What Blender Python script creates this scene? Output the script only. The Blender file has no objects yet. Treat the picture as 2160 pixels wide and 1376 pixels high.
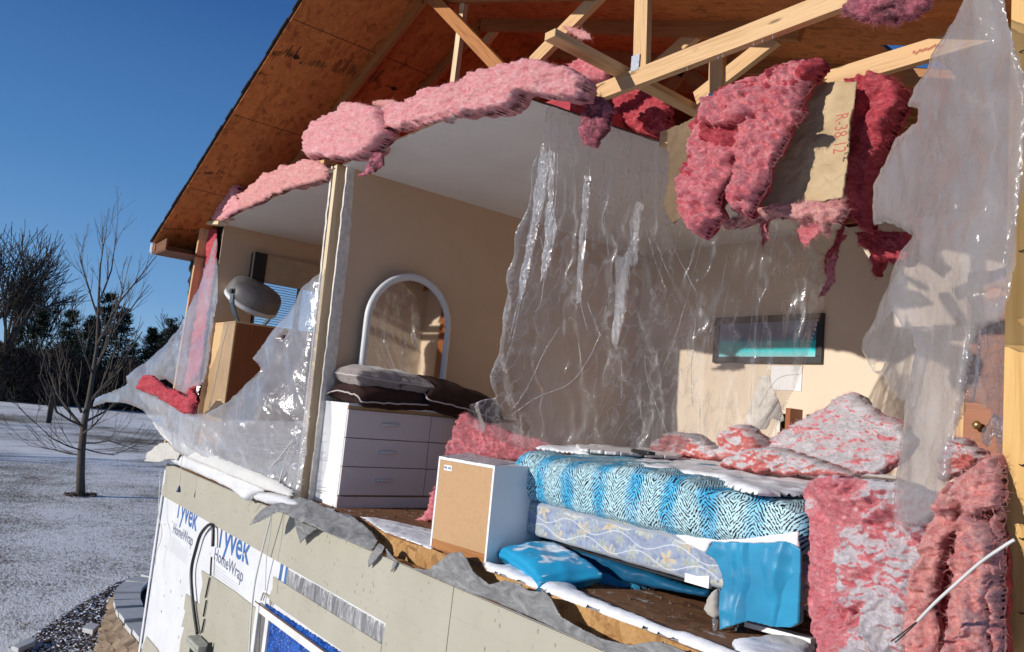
import bpy, bmesh, math, random
import numpy as np
from mathutils import Vector, Matrix
R = math.radians
S = bpy.context.scene
COL = S.collection
random.seed(7)
rng = np.random.default_rng(7)

# ------------------------------------------------------------------ camera, sky, sun
YAW, PIT, ROL, FPX = -0.90979398, 0.113771, 0.09506095, 1586.8
cy_, sy_, cp_, sp_, co_, so_ = math.cos(YAW), math.sin(YAW), math.cos(PIT), math.sin(PIT), math.cos(ROL), math.sin(ROL)
cf = np.array([sy_*cp_, cy_*cp_, sp_])
r0 = np.array([cy_, -sy_, 0.0]); u0 = np.cross(r0, cf)
cr = co_*r0 + so_*u0; cu = -so_*r0 + co_*u0
cam = bpy.data.cameras.new('camera'); camo = bpy.data.objects.new('camera', cam); COL.objects.link(camo)
camo.matrix_world = Matrix(((cr[0], cu[0], -cf[0], 0), (cr[1], cu[1], -cf[1], 0), (cr[2], cu[2], -cf[2], 0), (0, 0, 0, 1)))
cam.sensor_width = 36; cam.lens = 36*FPX/2160; cam.clip_end = 3000; cam.clip_start = 0.02
S.camera = camo
SUN_EL, SUN_AZ = 16.0, (0.16, 0.987)          # direction the light travels, seen from above
W = bpy.data.worlds.new('World'); S.world = W; W.use_nodes = True
nt = W.node_tree; bg = nt.nodes['Background']
sky = nt.nodes.new('ShaderNodeTexSky'); sky.sky_type = 'NISHITA'; sky.sun_disc = False
sky.sun_elevation = R(SUN_EL); sky.altitude = 300; sky.air_density = 1.0; sky.dust_density = 0.0; sky.ozone_density = 2.2
sdir = Vector((SUN_AZ[0]*math.cos(R(SUN_EL)), SUN_AZ[1]*math.cos(R(SUN_EL)), -math.sin(R(SUN_EL)))).normalized()
sky.sun_rotation = math.atan2(-sdir.x, -sdir.y)
hs = nt.nodes.new('ShaderNodeHueSaturation'); hs.inputs['Saturation'].default_value = 1.25; hs.inputs['Value'].default_value = 1.0
nt.links.new(sky.outputs[0], hs.inputs['Color']); 
tc = nt.nodes.new('ShaderNodeTexCoord'); sx = nt.nodes.new('ShaderNodeSeparateXYZ'); nt.links.new(tc.outputs['Generated'], sx.inputs[0])
rp = nt.nodes.new('ShaderNodeValToRGB'); el = rp.color_ramp.elements; el[0].position = 0.0; el[0].color = (.33, .58, .88, 1); el[1].position = 1.0; el[1].color = (.010, .05, .20, 1)
for p_, c_ in ((.10, (.18, .40, .76, 1)), (.25, (.095, .265, .60, 1)), (.45, (.038, .135, .40, 1))):
    e_ = rp.color_ramp.elements.new(p_); e_.color = c_
nt.links.new(sx.outputs[2], rp.inputs[0])
sc10 = nt.nodes.new('ShaderNodeVectorMath'); sc10.operation = 'SCALE'; sc10.inputs['Scale'].default_value = 10.0; nt.links.new(rp.outputs[0], sc10.inputs[0])
mx = nt.nodes.new('ShaderNodeMix'); mx.data_type = 'RGBA'; mx.inputs[0].default_value = .86
nt.links.new(hs.outputs[0], mx.inputs[6]); nt.links.new(sc10.outputs[0], mx.inputs[7]); nt.links.new(mx.outputs[2], bg.inputs[0])
bg.inputs[1].default_value = 0.088
sl = bpy.data.lights.new('sun', 'SUN'); sl.energy = 4.3; sl.angle = R(0.5); sl.color = (1.0, 0.94, 0.86)
so = bpy.data.objects.new('sun', sl); COL.objects.link(so); so.rotation_euler = sdir.to_track_quat('-Z', 'Y').to_euler()
S.view_settings.view_transform = 'Standard'; S.view_settings.look = 'None'; S.view_settings.exposure = 0.0; S.view_settings.gamma = 1
S.render.engine = 'CYCLES'
S.cycles.max_bounces = 9; S.cycles.diffuse_bounces = 4; S.cycles.glossy_bounces = 4; S.cycles.transparent_max_bounces = 14; S.cycles.transmission_bounces = 6
S.cycles.use_denoising = True

# ------------------------------------------------------------------ picture point -> world point on a known plane
def ray(px, py):
    px = np.asarray(px, float); py = np.asarray(py, float)
    return cf + np.multiply.outer((px-1080)/FPX, cr) + np.multiply.outer((688-py)/FPX, cu)
def on(px, py, ax, v):
    d = ray(px, py); return d*(np.asarray(v)/d[..., ax])[..., None]
def Yp(px, py, y): return Vector(on(px, py, 1, y))
def Xp(px, py, x): return Vector(on(px, py, 0, x))
def Zp(px, py, z): return Vector(on(px, py, 2, z))
CR = dict(c1=(0, 400, 2.9917), c2=(0, 860, 2.6667), c3=(300, 0, 2.7514), c4=(620, 560, 2.548), c5=(860, 0, 3.2766), c6=(1000, 400, 2.4566), c7=(1360, 0, 2.4575), c8=(1360, 500, 2.7),
          d1=(500, 980, 3.475), d2=(880, 900, 2.8904), d3=(1300, 900, 2.89), d4=(1680, 900, 2.8917), d5=(180, 560, 2.752), d6=(300, 1000, 3.66))
def C(k, *pts):
    x, y, s = CR[k]; return [(x+a/s, y+b/s) for a, b in pts]

# measured planes (metres, origin at the lens)
D = 2.25      # outer face of the siding
YI = 2.35     # inner side of the gable wall, where floor, ceiling and partition end
XP = -5.23    # bedroom face of the partition
XL = -8.34    # inner face of the left outside wall
ZC = 1.73     # ceiling
ZF = -0.76    # bedroom floor
YB = 5.7      # back wall
ZG = -3.4     # lawn

# ------------------------------------------------------------------ noise
_p = rng.permutation(256); PERM = np.concatenate([_p, _p, _p])
_g = rng.normal(size=(256, 3)); GR = _g/np.linalg.norm(_g, axis=1)[:, None]
def pn(P):
    P = np.asarray(P, float); i = np.floor(P).astype(int); f = P-i; i &= 255
    u = f*f*f*(f*(f*6-15)+10); r = 0
    for a in (0, 1):
        for b in (0, 1):
            for c in (0, 1):
                h = PERM[(PERM[(PERM[(i[..., 0]+a) & 255]+i[..., 1]+b) & 255]+i[..., 2]+c) & 255]
                g = GR[h]; d = f-np.array([a, b, c])
                w = (u[..., 0] if a else 1-u[..., 0])*(u[..., 1] if b else 1-u[..., 1])*(u[..., 2] if c else 1-u[..., 2])
                r = r+w*(g*d).sum(-1)
    return r*1.5
def fbm(P, o=4, k=.5):
    r = 0; a = 1
    for i in range(o): r = r+a*pn(np.asarray(P)*2**i+i*17.3); a *= k
    return r
def ridge(P, o=3):
    r = 0; a = 1
    for i in range(o): r = r+a*(1-np.abs(pn(np.asarray(P)*2**i+i*9.1))*2); a *= .5
    return r/1.75

# ------------------------------------------------------------------ objects
def link(o, parent=None):
    COL.objects.link(o)
    if parent is not None: o.parent = parent
    return o
def tag(o, label, cat=None, group=None, kind=None):
    if label: o['label'] = label
    if cat: o['category'] = cat
    if group: o['group'] = group
    if kind: o['kind'] = kind
    return o
def thing(name, label, cat, group=None, loc=(0, 0, 0)):
    o = bpy.data.objects.new(name, None); o.empty_display_size = .1; COL.objects.link(o); o.location = loc
    return tag(o, label, cat, group)
def mobj(name, V, Fs, mat, parent=None, smooth=False, uv=None, attr=None):
    me = bpy.data.meshes.new(name)
    me.from_pydata([tuple(v) for v in V], [], [tuple(int(i) for i in f) for f in Fs]); me.validate(); me.update()
    if smooth: me.polygons.foreach_set('use_smooth', [True]*len(me.polygons))
    if mat: me.materials.append(mat)
    if uv is not None:
        l = me.uv_layers.new(name='UVMap'); vi = np.zeros(len(me.loops), int); me.loops.foreach_get('vertex_index', vi)
        l.data.foreach_set('uv', np.asarray(uv, float)[vi].ravel())
    if attr is not None:
        for k, a in attr.items():
            at = me.attributes.new(k, 'FLOAT', 'POINT'); at.data.foreach_set('value', np.asarray(a, float))
    o = bpy.data.objects.new(name, me); link(o, parent)
    if parent is not None and parent.type == 'EMPTY': o.location = -parent.location
    return o
class MB:
    def __init__(s): s.v = []; s.f = []; s.uv = []
    def add(s, V, F, uv=None):
        b = len(s.v); s.v += [tuple(v) for v in V]; s.f += [tuple(b+i for i in f) for f in F]
        s.uv += ([tuple(u) for u in uv] if uv is not None else [(v[0]+v[1], v[2]) for v in V])
        return s
    def box(s, a, b):
        x0, y0, z0 = a; x1, y1, z1 = b
        q = [(x0, y0, z0), (x1, y0, z0), (x1, y1, z0), (x0, y1, z0), (x0, y0, z1), (x1, y0, z1), (x1, y1, z1), (x0, y1, z1)]
        for f in ((0, 3, 2, 1), (4, 5, 6, 7), (0, 1, 5, 4), (1, 2, 6, 5), (2, 3, 7, 6), (3, 0, 4, 7)): s.add([q[i] for i in f], [(0, 1, 2, 3)])
        return s
    def stick(s, p0, p1, w, t, up=(0, 1, 0)):
        """board from p0 to p1; t measured along 'up', w across it; UV runs along the grain"""
        p0, p1 = Vector(p0), Vector(p1); d = (p1-p0); L = d.length; d.normalize()
        n = Vector(up); n = (n-d*n.dot(d)).normalized(); e = d.cross(n)
        o = random.random()*7
        c = [(e*(a*w/2)+n*(b*t/2)) for a, b in ((-1, -1), (1, -1), (1, 1), (-1, 1))]
        for i in range(4):
            j = (i+1) % 4; wd = (c[j]-c[i]).length
            s.add([p0+c[i], p0+c[j], p1+c[j], p1+c[i]], [(0, 3, 2, 1)], [(o, i+o), (o, i+o+wd), (o+L, i+o+wd), (o+L, i+o)])
        s.add([p0+q for q in c], [(0, 1, 2, 3)], [(0, 0), (0, w), (t, w), (t, 0)])
        s.add([p1+q for q in c], [(3, 2, 1, 0)], [(0, 0), (0, w), (t, w), (t, 0)])
        return s
    def tube(s, pts, rad, n=6, cap=True):
        pts = [Vector(p) for p in pts]; m = len(pts)
        if not hasattr(rad, '__len__'): rad = [rad]*m
        prev = None; V = []; F = []
        for i, p in enumerate(pts):
            t = (pts[min(i+1, m-1)]-pts[max(i-1, 0)]).normalized()
            a = prev if prev is not None else (Vector((0, 0, 1)) if abs(t.z) < .9 else Vector((1, 0, 0)))
            a = (a-t*a.dot(t)).normalized(); prev = a; b = t.cross(a)
            for k in range(n):
                q = 2*math.pi*k/n; V.append(p+(a*math.cos(q)+b*math.sin(q))*rad[i])
        for i in range(m-1):
            for k in range(n):
                F.append((i*n+k, i*n+(k+1) % n, (i+1)*n+(k+1) % n, (i+1)*n+k))
        if cap: F.append(tuple(range(n))[::-1]); F.append(tuple((m-1)*n+k for k in range(n)))
        return s.add(V, F)
    def prism(s, pts, n):
        """closed flat outline pushed along vector n"""
        pts = [Vector(p) for p in pts]; n = Vector(n); m = len(pts)
        s.add(pts+[p+n for p in pts], [tuple(range(m)), tuple(range(2*m-1, m-1, -1))]+[(i, (i+1) % m, m+(i+1) % m, m+i)[::-1] for i in range(m)])
        return s
    def build(s, name, mat, parent=None, smooth=False, bev=0):
        o = mobj(name, s.v, s.f, mat, parent, smooth, s.uv)
        bm = bmesh.new(); bm.from_mesh(o.data)
        bmesh.ops.remove_doubles(bm, verts=bm.verts, dist=1e-5) if bev or smooth else None
        bmesh.ops.recalc_face_normals(bm, faces=bm.faces); bm.to_mesh(o.data); bm.free()
        if bev:
            m = o.modifiers.new('bevel', 'BEVEL'); m.width = bev; m.segments = 2; m.limit_method = 'ANGLE'
        return o

def poly_stuff(poly, step, jag, seed):
    """subdivide an outline and roughen it"""
    P = np.array(poly, float); out = []
    for i in range(len(P)):
        a, b = P[i], P[(i+1) % len(P)]; n = max(1, int(np.linalg.norm(b-a)/step))
        for k in range(n): out.append(a+(b-a)*k/n)
    out = np.array(out)
    if jag:
        q = np.c_[out/22, np.full(len(out), seed*3.7)]
        q2 = np.c_[out/6, np.full(len(out), seed*1.7)]
        out = out+np.c_[pn(q)+.6*pn(q2), pn(q+50)+.6*pn(q2+50)]*jag
    return out
def inside(X, poly):
    x, y = X[:, 0], X[:, 1]; r = np.zeros(len(X), bool); n = len(poly)
    for i in range(n):
        x0, y0 = poly[i]; x1, y1 = poly[(i+1) % n]
        if y0 == y1: continue
        c = (y0 > y) != (y1 > y)
        r ^= c & (x < (x1-x0)*(y-y0)/(y1-y0)+x0)
    return r
def nearest(X, poly):
    A = poly; B = np.roll(poly, -1, 0); best = np.full(len(X), 1e9); Q = X.copy()
    for a, b in zip(A, B):
        e = b-a; t = np.clip(((X-a)@e)/max(e@e, 1e-9), 0, 1); q = a+t[:, None]*e; d = np.linalg.norm(X-q, axis=1)
        m = d < best; best[m] = d[m]; Q[m] = q[m]
    return best, Q
def field(ctrl):
    """depth over the picture from a few (px, py, y) measurements"""
    if not hasattr(ctrl, '__len__'): return lambda X: np.full(len(X), float(ctrl))
    c = np.array(ctrl, float); n = len(c)
    P = c[:, :2]/300; r = np.linalg.norm(P[:, None]-P[None], axis=2)
    if n < 3: return lambda X: np.full(len(X), c[:, 2].mean())
    A = np.zeros((n+3, n+3)); A[:n, :n] = r; A[:n, n] = 1; A[:n, n+1:] = P; A[n, :n] = 1; A[n+1:, :n] = P.T
    A[:n, :n] += np.eye(n)*1e-3
    w = np.linalg.lstsq(A, np.r_[c[:, 2], 0, 0, 0], rcond=None)[0]
    def f(X):
        Q = X/300; rr = np.linalg.norm(Q[:, None]-P[None], axis=2); return rr@w[:n]+w[n]+Q@w[n+1:]
    return f
def relief(name, poly, depth, mat, parent=None, tf=.05, tb=.02, step=5, ax=1, nrm=(0, -1, 0), edge=14, disp=None, jag=3, seed=1, holes=(), fuzz=0, fl=.03, flat=False, attr=None, ymin=None, metric=False, tuft=(1, 0, .3)):
    """a body with its own outline, place and thickness: the outline stands on a plane (or gently bent surface) of real depth"""
    nrm = Vector(nrm).normalized(); nv = np.array(nrm); KW = 250.0
    if metric: poly = [(q.x*KW, max(q.y, ymin if ymin else -1e9)*KW) for q in (Zp(a, b, depth) for a, b in poly)]
    pp = poly_stuff(poly, max(step*.8, 2), jag, seed)
    hs = [poly_stuff(h, max(step*.8, 2), jag, seed+5+i) for i, h in enumerate(holes)]
    mn, mx = pp.min(0)-step, pp.max(0)+step
    nx, ny = int((mx[0]-mn[0])/step)+2, int((mx[1]-mn[1])/step)+2
    gx, gy = np.meshgrid(mn[0]+np.arange(nx)*step, mn[1]+np.arange(ny)*step, indexing='ij')
    X = np.c_[gx.ravel(), gy.ravel()]
    ins = inside(X, pp); d, q = nearest(X, pp)
    for h in hs:
        ih = inside(X, h); dh, qh = nearest(X, h)
        ins &= ~ih; m = dh < d; d[m] = dh[m]; q[m] = qh[m]
    near = (~ins) & (d < step*.8)
    X2 = X.copy(); X2[near] = q[near]; ed = np.where(ins, d, 0.0)
    ok = ins | near
    idx = np.arange(nx*ny).reshape(nx, ny)
    cells = np.stack([idx[:-1, :-1], idx[1:, :-1], idx[1:, 1:], idx[:-1, 1:]], -1).reshape(-1, 4)
    cells = cells[ok[cells].all(1) & ins[cells].any(1)]
    used = np.unique(cells); remap = -np.ones(nx*ny, int); remap[used] = np.arange(len(used)); cells = remap[cells]
    X2 = X2[used]; ed = ed[used]
    dep = field(depth)(X2); P = np.c_[X2/KW, dep] if metric else on(X2[:, 0], X2[:, 1], ax, dep)
    if flat: prof = np.ones(len(ed))
    else: prof = np.sqrt(np.clip(1-(1-np.clip(ed/edge, 0, 1))**2, 0, 1))
    n_ = 0
    if disp is not None: n_ = disp(P, X2)
    uvs = np.c_[P[:, 0]+P[:, 1]*.6, P[:, 2]]
    Fv = P+nv*((tf+n_)*prof)[:, None]
    if tb <= 0 and tf == 0:
        Fv = P+nv*(np.broadcast_to(n_, ed.shape)*(.12+.88*prof))[:, None]
        o = mobj(name, Fv, cells[:, ::-1], mat, parent, True, uvs, dict(edge=ed, **(attr(P, X2) if attr else {})))
        return o
    # sides: boundary vertices are shared when rounded, doubled when flat
    N = len(X2); V = [Fv]; uv = [uvs]
    if flat:
        Bv = P-nv*tb; V.append(Bv); uv.append(uvs); bi = np.arange(N)+N
        e = {}
        for c in cells:
            for k in range(4):
                a, b = int(c[k]), int(c[(k+1) % 4])
                if (b, a) in e: del e[(b, a)]
                else: e[(a, b)] = 1
        side = [(a, b, b+N, a+N) for a, b in e]
        Fs = [tuple(c[::-1]) for c in cells]+[tuple(bi[c]) for c in cells]+side
    else:
        inner = ed > 1e-6; bi = np.arange(N); bi[inner] = N+np.arange(inner.sum())
        nb = pn(P*9+seed)*.4*tb
        V.append((P-nv*((tb+nb)*prof)[:, None])[inner]); uv.append(uvs[inner])
        Fs = [tuple(c[::-1]) for c in cells]+[tuple(bi[c]) for c in cells]
    V = np.concatenate(V); uv = np.concatenate(uv)
    at = dict(edge=np.concatenate([ed, ed if flat else ed[ed > 1e-6]]))
    if attr:
        for k, a in attr(P, X2).items(): at[k] = np.concatenate([a, a if flat else a[ed > 1e-6]])
    nV = len(V)
    if fuzz:
        fuzz = int(fuzz*.8); w = np.exp(-ed/(edge*.25))*5+.03; w /= w.sum(); pick = rng.choice(N, fuzz, p=w)
        ex = []; ef = []; eu = []
        cen = P.mean(0); td = np.array(tuft)/np.linalg.norm(tuft)
        for i in pick:
            p = Fv[i]+rng.normal(size=3)*.003; border = ed[i] < edge*.4
            out = (P[i]-cen); out /= np.linalg.norm(out)+1e-6
            if border:
                dr = rng.normal(size=3)*.6+nv*.2+out*.9; L = min(fl, .034)*.75*rng.uniform(.15, 1.2)**1.6; wf = rng.uniform(.012, .03)
            else:
                dr = td*rng.choice((-1, 1))+rng.normal(size=3)*.45; dr -= nv*(dr@nv)*.8; dr = dr/np.linalg.norm(dr)+nv*rng.uniform(.05, .4); L = min(fl, .03)*.6*rng.uniform(.4, 1.2); wf = rng.uniform(.012, .03)
            dr /= np.linalg.norm(dr); bnd = rng.normal(size=3)*.5+np.array([0, 0, -.1])
            sd = np.cross(dr, nv+rng.normal(size=3)*.3); sd /= np.linalg.norm(sd); wd = L*wf
            p = p-dr*L*.15
            b = nV+len(ex); p1 = p+dr*L*.5+nv*.003; p2 = p+dr*L+bnd*L*.45
            ex += [p-sd*wd, p+sd*wd, p1-sd*wd*.7, p1+sd*wd*.7, p2]
            ef += [(b, b+1, b+3, b+2), (b+2, b+3, b+4)]; eu += [uvs[i]]*5
            for k in at: pass
        V = np.concatenate([V, np.array(ex)]); uv = np.concatenate([uv, np.array(eu)]); Fs += ef
        for k in at:
            src = at[k][:N][pick]; at[k] = np.concatenate([at[k], np.repeat(src, 5)])
    return mobj(name, V, Fs, mat, parent, True, uv, at)

def rbox(name, c, size, mat, parent=None, r=.03, n=(20, 12, 6), disp=None, rot=None, power=6, smooth=True, uvf=None):
    """soft cushion or slab: a box with rounded edges on a fine grid"""
    V = []; F = []; nx, ny, nz = n
    def face(o, a, b, m, k):
        base = len(V)
        for i in range(m+1):
            for j in range(k+1):
                V.append(np.array(o)+np.array(a)*i/m+np.array(b)*j/k)
        for i in range(m):
            for j in range(k):
                F.append((base+i*(k+1)+j, base+(i+1)*(k+1)+j, base+(i+1)*(k+1)+j+1, base+i*(k+1)+j+1))
    face((-1, -1, 1), (2, 0, 0), (0, 2, 0), nx, ny); face((-1, 1, -1), (2, 0, 0), (0, -2, 0), nx, ny)
    face((-1, -1, -1), (2, 0, 0), (0, 0, 2), nx, nz); face((1, 1, -1), (-2, 0, 0), (0, 0, 2), nx, nz)
    face((-1, 1, -1), (0, -2, 0), (0, 0, 2), ny, nz); face((1, -1, -1), (0, 2, 0), (0, 0, 2), ny, nz)
    V = np.array(V); s = np.array(size)/2; P = V*s
    core = np.clip(P, -(s-r), s-r); dl = P-core; L = np.linalg.norm(dl, axis=1)
    P = np.where(L[:, None] > 1e-9, core+dl/np.maximum(L, 1e-9)[:, None]*r, P)
    if disp is not None: P = disp(P, V)
    uv = np.c_[P[:, 0], P[:, 2]-P[:, 1]*(np.abs(V[:, 2]) > .999)] if uvf is None else uvf(P, V)
    if rot is not None: P = P@np.array(rot.to_matrix()).T
    P = P+np.array(c)
    o = mobj(name, P, F, mat, parent, smooth, uv)
    bm = bmesh.new(); bm.from_mesh(o.data); bmesh.ops.remove_doubles(bm, verts=bm.verts, dist=1e-5); bmesh.ops.recalc_face_normals(bm, faces=bm.faces); bm.to_mesh(o.data); bm.free()
    return o

# ------------------------------------------------------------------ materials
class G:
    def __init__(s, name):
        s.m = bpy.data.materials.new(name); s.m.use_nodes = True; s.t = s.m.node_tree; s.t.nodes.clear()
        s.o = s.t.nodes.new('ShaderNodeOutputMaterial')
    def n(s, typ, _o=0, **kw):
        nd = s.t.nodes.new('ShaderNode'+typ)
        for k, v in kw.items():
            if k.startswith('_'): setattr(nd, k[1:], v); continue
            key = int(k[1:]) if k[0] == 'i' and k[1:].isdigit() else k.replace('_', ' ')
            inp = nd.inputs[key]
            if isinstance(v, bpy.types.NodeSocket): s.t.links.new(v, inp)
            elif isinstance(v, bpy.types.Node): s.t.links.new(v.outputs[0], inp)
            else: inp.default_value = (*v, 1) if (hasattr(v, '__len__') and len(v) == 3 and inp.type == 'RGBA') else v
        return nd
    def mix(s, f, a, b, bt='MIX'):
        nd = s.t.nodes.new('ShaderNodeMix'); nd.data_type = 'RGBA'; nd.blend_type = bt
        for i, v in ((0, f), (6, a), (7, b)):
            if isinstance(v, (bpy.types.NodeSocket,)): s.t.links.new(v, nd.inputs[i])
            elif isinstance(v, bpy.types.Node): s.t.links.new(v.outputs[0], nd.inputs[i])
            else: nd.inputs[i].default_value = (*v, 1) if hasattr(v, '__len__') else v
        return nd.outputs[2]
    def math(s, op, a, b=0.0, c=None):
        nd = s.t.nodes.new('ShaderNodeMath'); nd.operation = op
        for i, v in enumerate((a, b) if c is None else (a, b, c)):
            if isinstance(v, bpy.types.Node): v = v.outputs[0]
            if isinstance(v, bpy.types.NodeSocket): s.t.links.new(v, nd.inputs[i])
            else: nd.inputs[i].default_value = v
        return nd.outputs[0]
    def ramp(s, f, *st, interp='LINEAR'):
        nd = s.t.nodes.new('ShaderNodeValToRGB'); e = nd.color_ramp; e.interpolation = interp
        while len(e.elements) > 1: e.elements.remove(e.elements[-1])
        for i, (p, c) in enumerate(st):
            x = e.elements[0] if i == 0 else e.elements.new(p); x.position = p
            c = (c, c, c) if not hasattr(c, '__len__') else c; x.color = (*c, 1)
        if isinstance(f, bpy.types.Node): f = f.outputs[0]
        s.t.links.new(f, nd.inputs[0]); return nd.outputs[0]
    def map(s, v, scale=(1, 1, 1), rot=(0, 0, 0), loc=(0, 0, 0)): return s.n('Mapping', Vector=v, Scale=scale, Rotation=rot, Location=loc).outputs[0]
    @property
    def co(s): return s.n('NewGeometry').outputs['Position']
    @property
    def uv(s): return s.n('TexCoord').outputs['UV']
    def noise(s, v, sc, det=5, rough=.6, dist=0, out=0): return s.n('TexNoise', Vector=v, Scale=sc, Detail=det, Roughness=rough, Distortion=dist).outputs[out]
    def bump(s, h, st=.3, dist=.01, nrm=None):
        k = dict(Strength=st, Distance=dist, Height=h)
        if nrm: k['Normal'] = nrm
        return s.n('Bump', **k).outputs[0]
    def out(s, sh):
        s.t.links.new(sh if isinstance(sh, bpy.types.NodeSocket) else sh.outputs[0], s.o.inputs[0]); return s.m
    def pbr(s, col, rough=.7, bump=None, spec=.5, metal=0, **kw):
        k = dict(Base_Color=col, Roughness=rough, Metallic=metal); k['Specular_IOR_Level'] = spec
        nd = s.t.nodes.new('ShaderNodeBsdfPrincipled')
        k.update(kw)
        for a, v in k.items():
            inp = nd.inputs[a.replace('_', ' ')]
            if isinstance(v, bpy.types.NodeSocket): s.t.links.new(v, inp)
            else: inp.default_value = (*v, 1) if (hasattr(v, '__len__') and len(v) == 3 and inp.type == 'RGBA') else v
        if bump is not None: s.t.links.new(bump, nd.inputs['Normal'])
        return s.out(nd)

def m_plain(name, col, rough=.6, var=.12, sc=6, bmp=.15, bsc=60, spec=.4, metal=0):
    g = G(name); c = g.co
    n = g.noise(c, sc, 5); a = tuple(x*(1-var) for x in col); b = tuple(min(1, x*(1+var)) for x in col)
    return g.pbr(g.ramp(n, (.3, a), (.7, b)), rough, g.bump(g.noise(c, bsc, 4), bmp, .004), spec, metal)
def m_wood(name, col, dark, rough=.6, sc=1.0, knots=True):
    g = G(name); uv = g.uv
    v = g.map(uv, (1.2*sc, 26*sc, 1)); n = g.noise(v, 2.2, 6, .65, .6)
    v2 = g.map(uv, (3*sc, 140*sc, 1)); n2 = g.noise(v2, 2, 3)
    c = g.ramp(n, (.32, dark), (.5, col), (.7, tuple(min(1, x*1.12) for x in col)))
    c = g.mix(.22, c, g.ramp(n2, (.35, dark), (.6, col)))
    if knots:
        vo = g.n('TexVoronoi', Vector=g.map(uv, (2.2, 9, 1)), Scale=1.3).outputs[0]
        k = g.ramp(vo, (.05, 1.0), (.12, 0.0)); c = g.mix(g.math('MULTIPLY', k, .85), c, tuple(x*.35 for x in dark))
        sp = g.n('TexVoronoi', Vector=g.map(uv, (5, 5, 1)), Scale=3.1).outputs[0]
        c = g.mix(g.math('MULTIPLY', g.ramp(sp, (.015, 1.0), (.03, 0.0)), .7), c, (.03, .02, .015))
    return g.pbr(c, rough, g.bump(n2, .25, .002), .35)
def m_osb(name, a, b, dk, rough=.75, snow=False):
    g = G(name); co = g.co
    vs = []
    cols = None
    for i, (rot, sc) in enumerate((((0, 0, .3), (11, 34, 20)), ((0, 0, 1.7), (12, 36, 20)))):
        v = g.map(g.mix(.1, co, g.n('TexNoise', Vector=co, Scale=5.0, Detail=3.0).outputs[1]), sc, rot)
        vo = g.n('TexVoronoi', Vector=v, Scale=1.0, Randomness=1.0)
        sep = g.n('SeparateColor', Color=vo.outputs['Color']).outputs[0]
        col = g.ramp(sep, (.0, dk), (.22, a), (.6, b), (1.0, a))
        cols = col if cols is None else g.mix(g.ramp(g.noise(co, 9, 3), (.46, 0.0), (.54, 1.0)), cols, col)
    cols = g.mix(.35, cols, g.ramp(g.noise(co, 60, 4), (.3, dk), (.7, b)))
    cols = g.mix(.5, cols, g.ramp(g.noise(co, 1.1, 3), (.3, .45), (.7, 1.0)), 'MULTIPLY')
    bm = g.bump(g.noise(g.map(co, (20, 60, 30)), 1, 3), .4, .004)
    if snow:
        s = g.math('MULTIPLY', g.ramp(g.noise(g.map(co, (1, 2.2, 1)), 7, 7, .72), (.60, 0.0), (.70, 1.0)), .8)
        cols = g.mix(s, cols, (.8, .82, .85))
    return g.pbr(cols, rough, bm, .3)
def m_pink(name, a, b, c, snow=0.0, dirt=0.0, rot=(0, 0, 0), att=False, sc=1.0):
    """glass wool: fibre streaks, clumps, colour drift"""
    g = G(name); co = g.co
    v = g.map(co, (7*sc, 7*sc, 30*sc), rot); v = g.mix(.06, v, g.n('TexNoise', Vector=co, Scale=9.0, Detail=4.0).outputs[1])
    n1 = g.noise(v, 1.6, 8, .72, 1.2); n2 = g.noise(co, 5*sc, 6, .65, .8); n3 = g.noise(co, 70*sc, 4, .7, 1.5)
    col = g.ramp(n2, (.3, a), (.5, b), (.72, c))
    col = g.mix(.6, col, g.ramp(n1, (.3, a), (.55, b), (.75, c)))
    col = g.mix(.25, col, g.ramp(n3, (.35, tuple(x*.55 for x in a)), (.6, c)))
    cav = g.noise(g.mix(.2, g.map(co, (1, 1, 2.2), rot), g.n('TexNoise', Vector=co, Scale=10.0, Detail=4.0).outputs[1]), 22*sc, 8, .75, 1.0)
    col = g.mix(.55, col, g.ramp(cav, (.36, a), (.5, b), (.64, c)))
    if dirt: col = g.mix(g.math('MULTIPLY', g.ramp(g.noise(co, 9, 6, .7, 1.0), (.45, 0.0), (.62, 1.0)), dirt), col, (.035, .03, .035))
    if snow:
        up = g.n('SeparateXYZ', Vector=g.n('NewGeometry').outputs['Normal']).outputs[2]
        f = g.math('ADD', g.math('MULTIPLY', up, .25), g.noise(co, 5.0, 6, .62, .8))
        if att: f = g.math('ADD', f, g.math('MULTIPLY', g.math('SUBTRACT', g.n('Attribute', _attribute_name='snow').outputs['Fac'], .5), .5))
        f = g.math('ADD', f, g.math('MULTIPLY', g.math('SUBTRACT', cav, .5), .35)); f = g.ramp(g.math('ADD', f, g.math('MULTIPLY', g.math('SUBTRACT', n3, .5), .3)), (.60-snow*.2, 0.0), (.76-snow*.2, 1.0))
        col = g.mix(g.math('MULTIPLY', f, .93), col, (.80, .80, .84))
    h = g.math('ADD', g.math('MULTIPLY', n1, 1.0), g.math('MULTIPLY', n3, .55))
    h = g.math('ADD', h, g.math('MULTIPLY', cav, .6))
    return g.pbr(col, .95, g.bump(h, 1.0, .02), .08, Sheen_Weight=.0)
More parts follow.
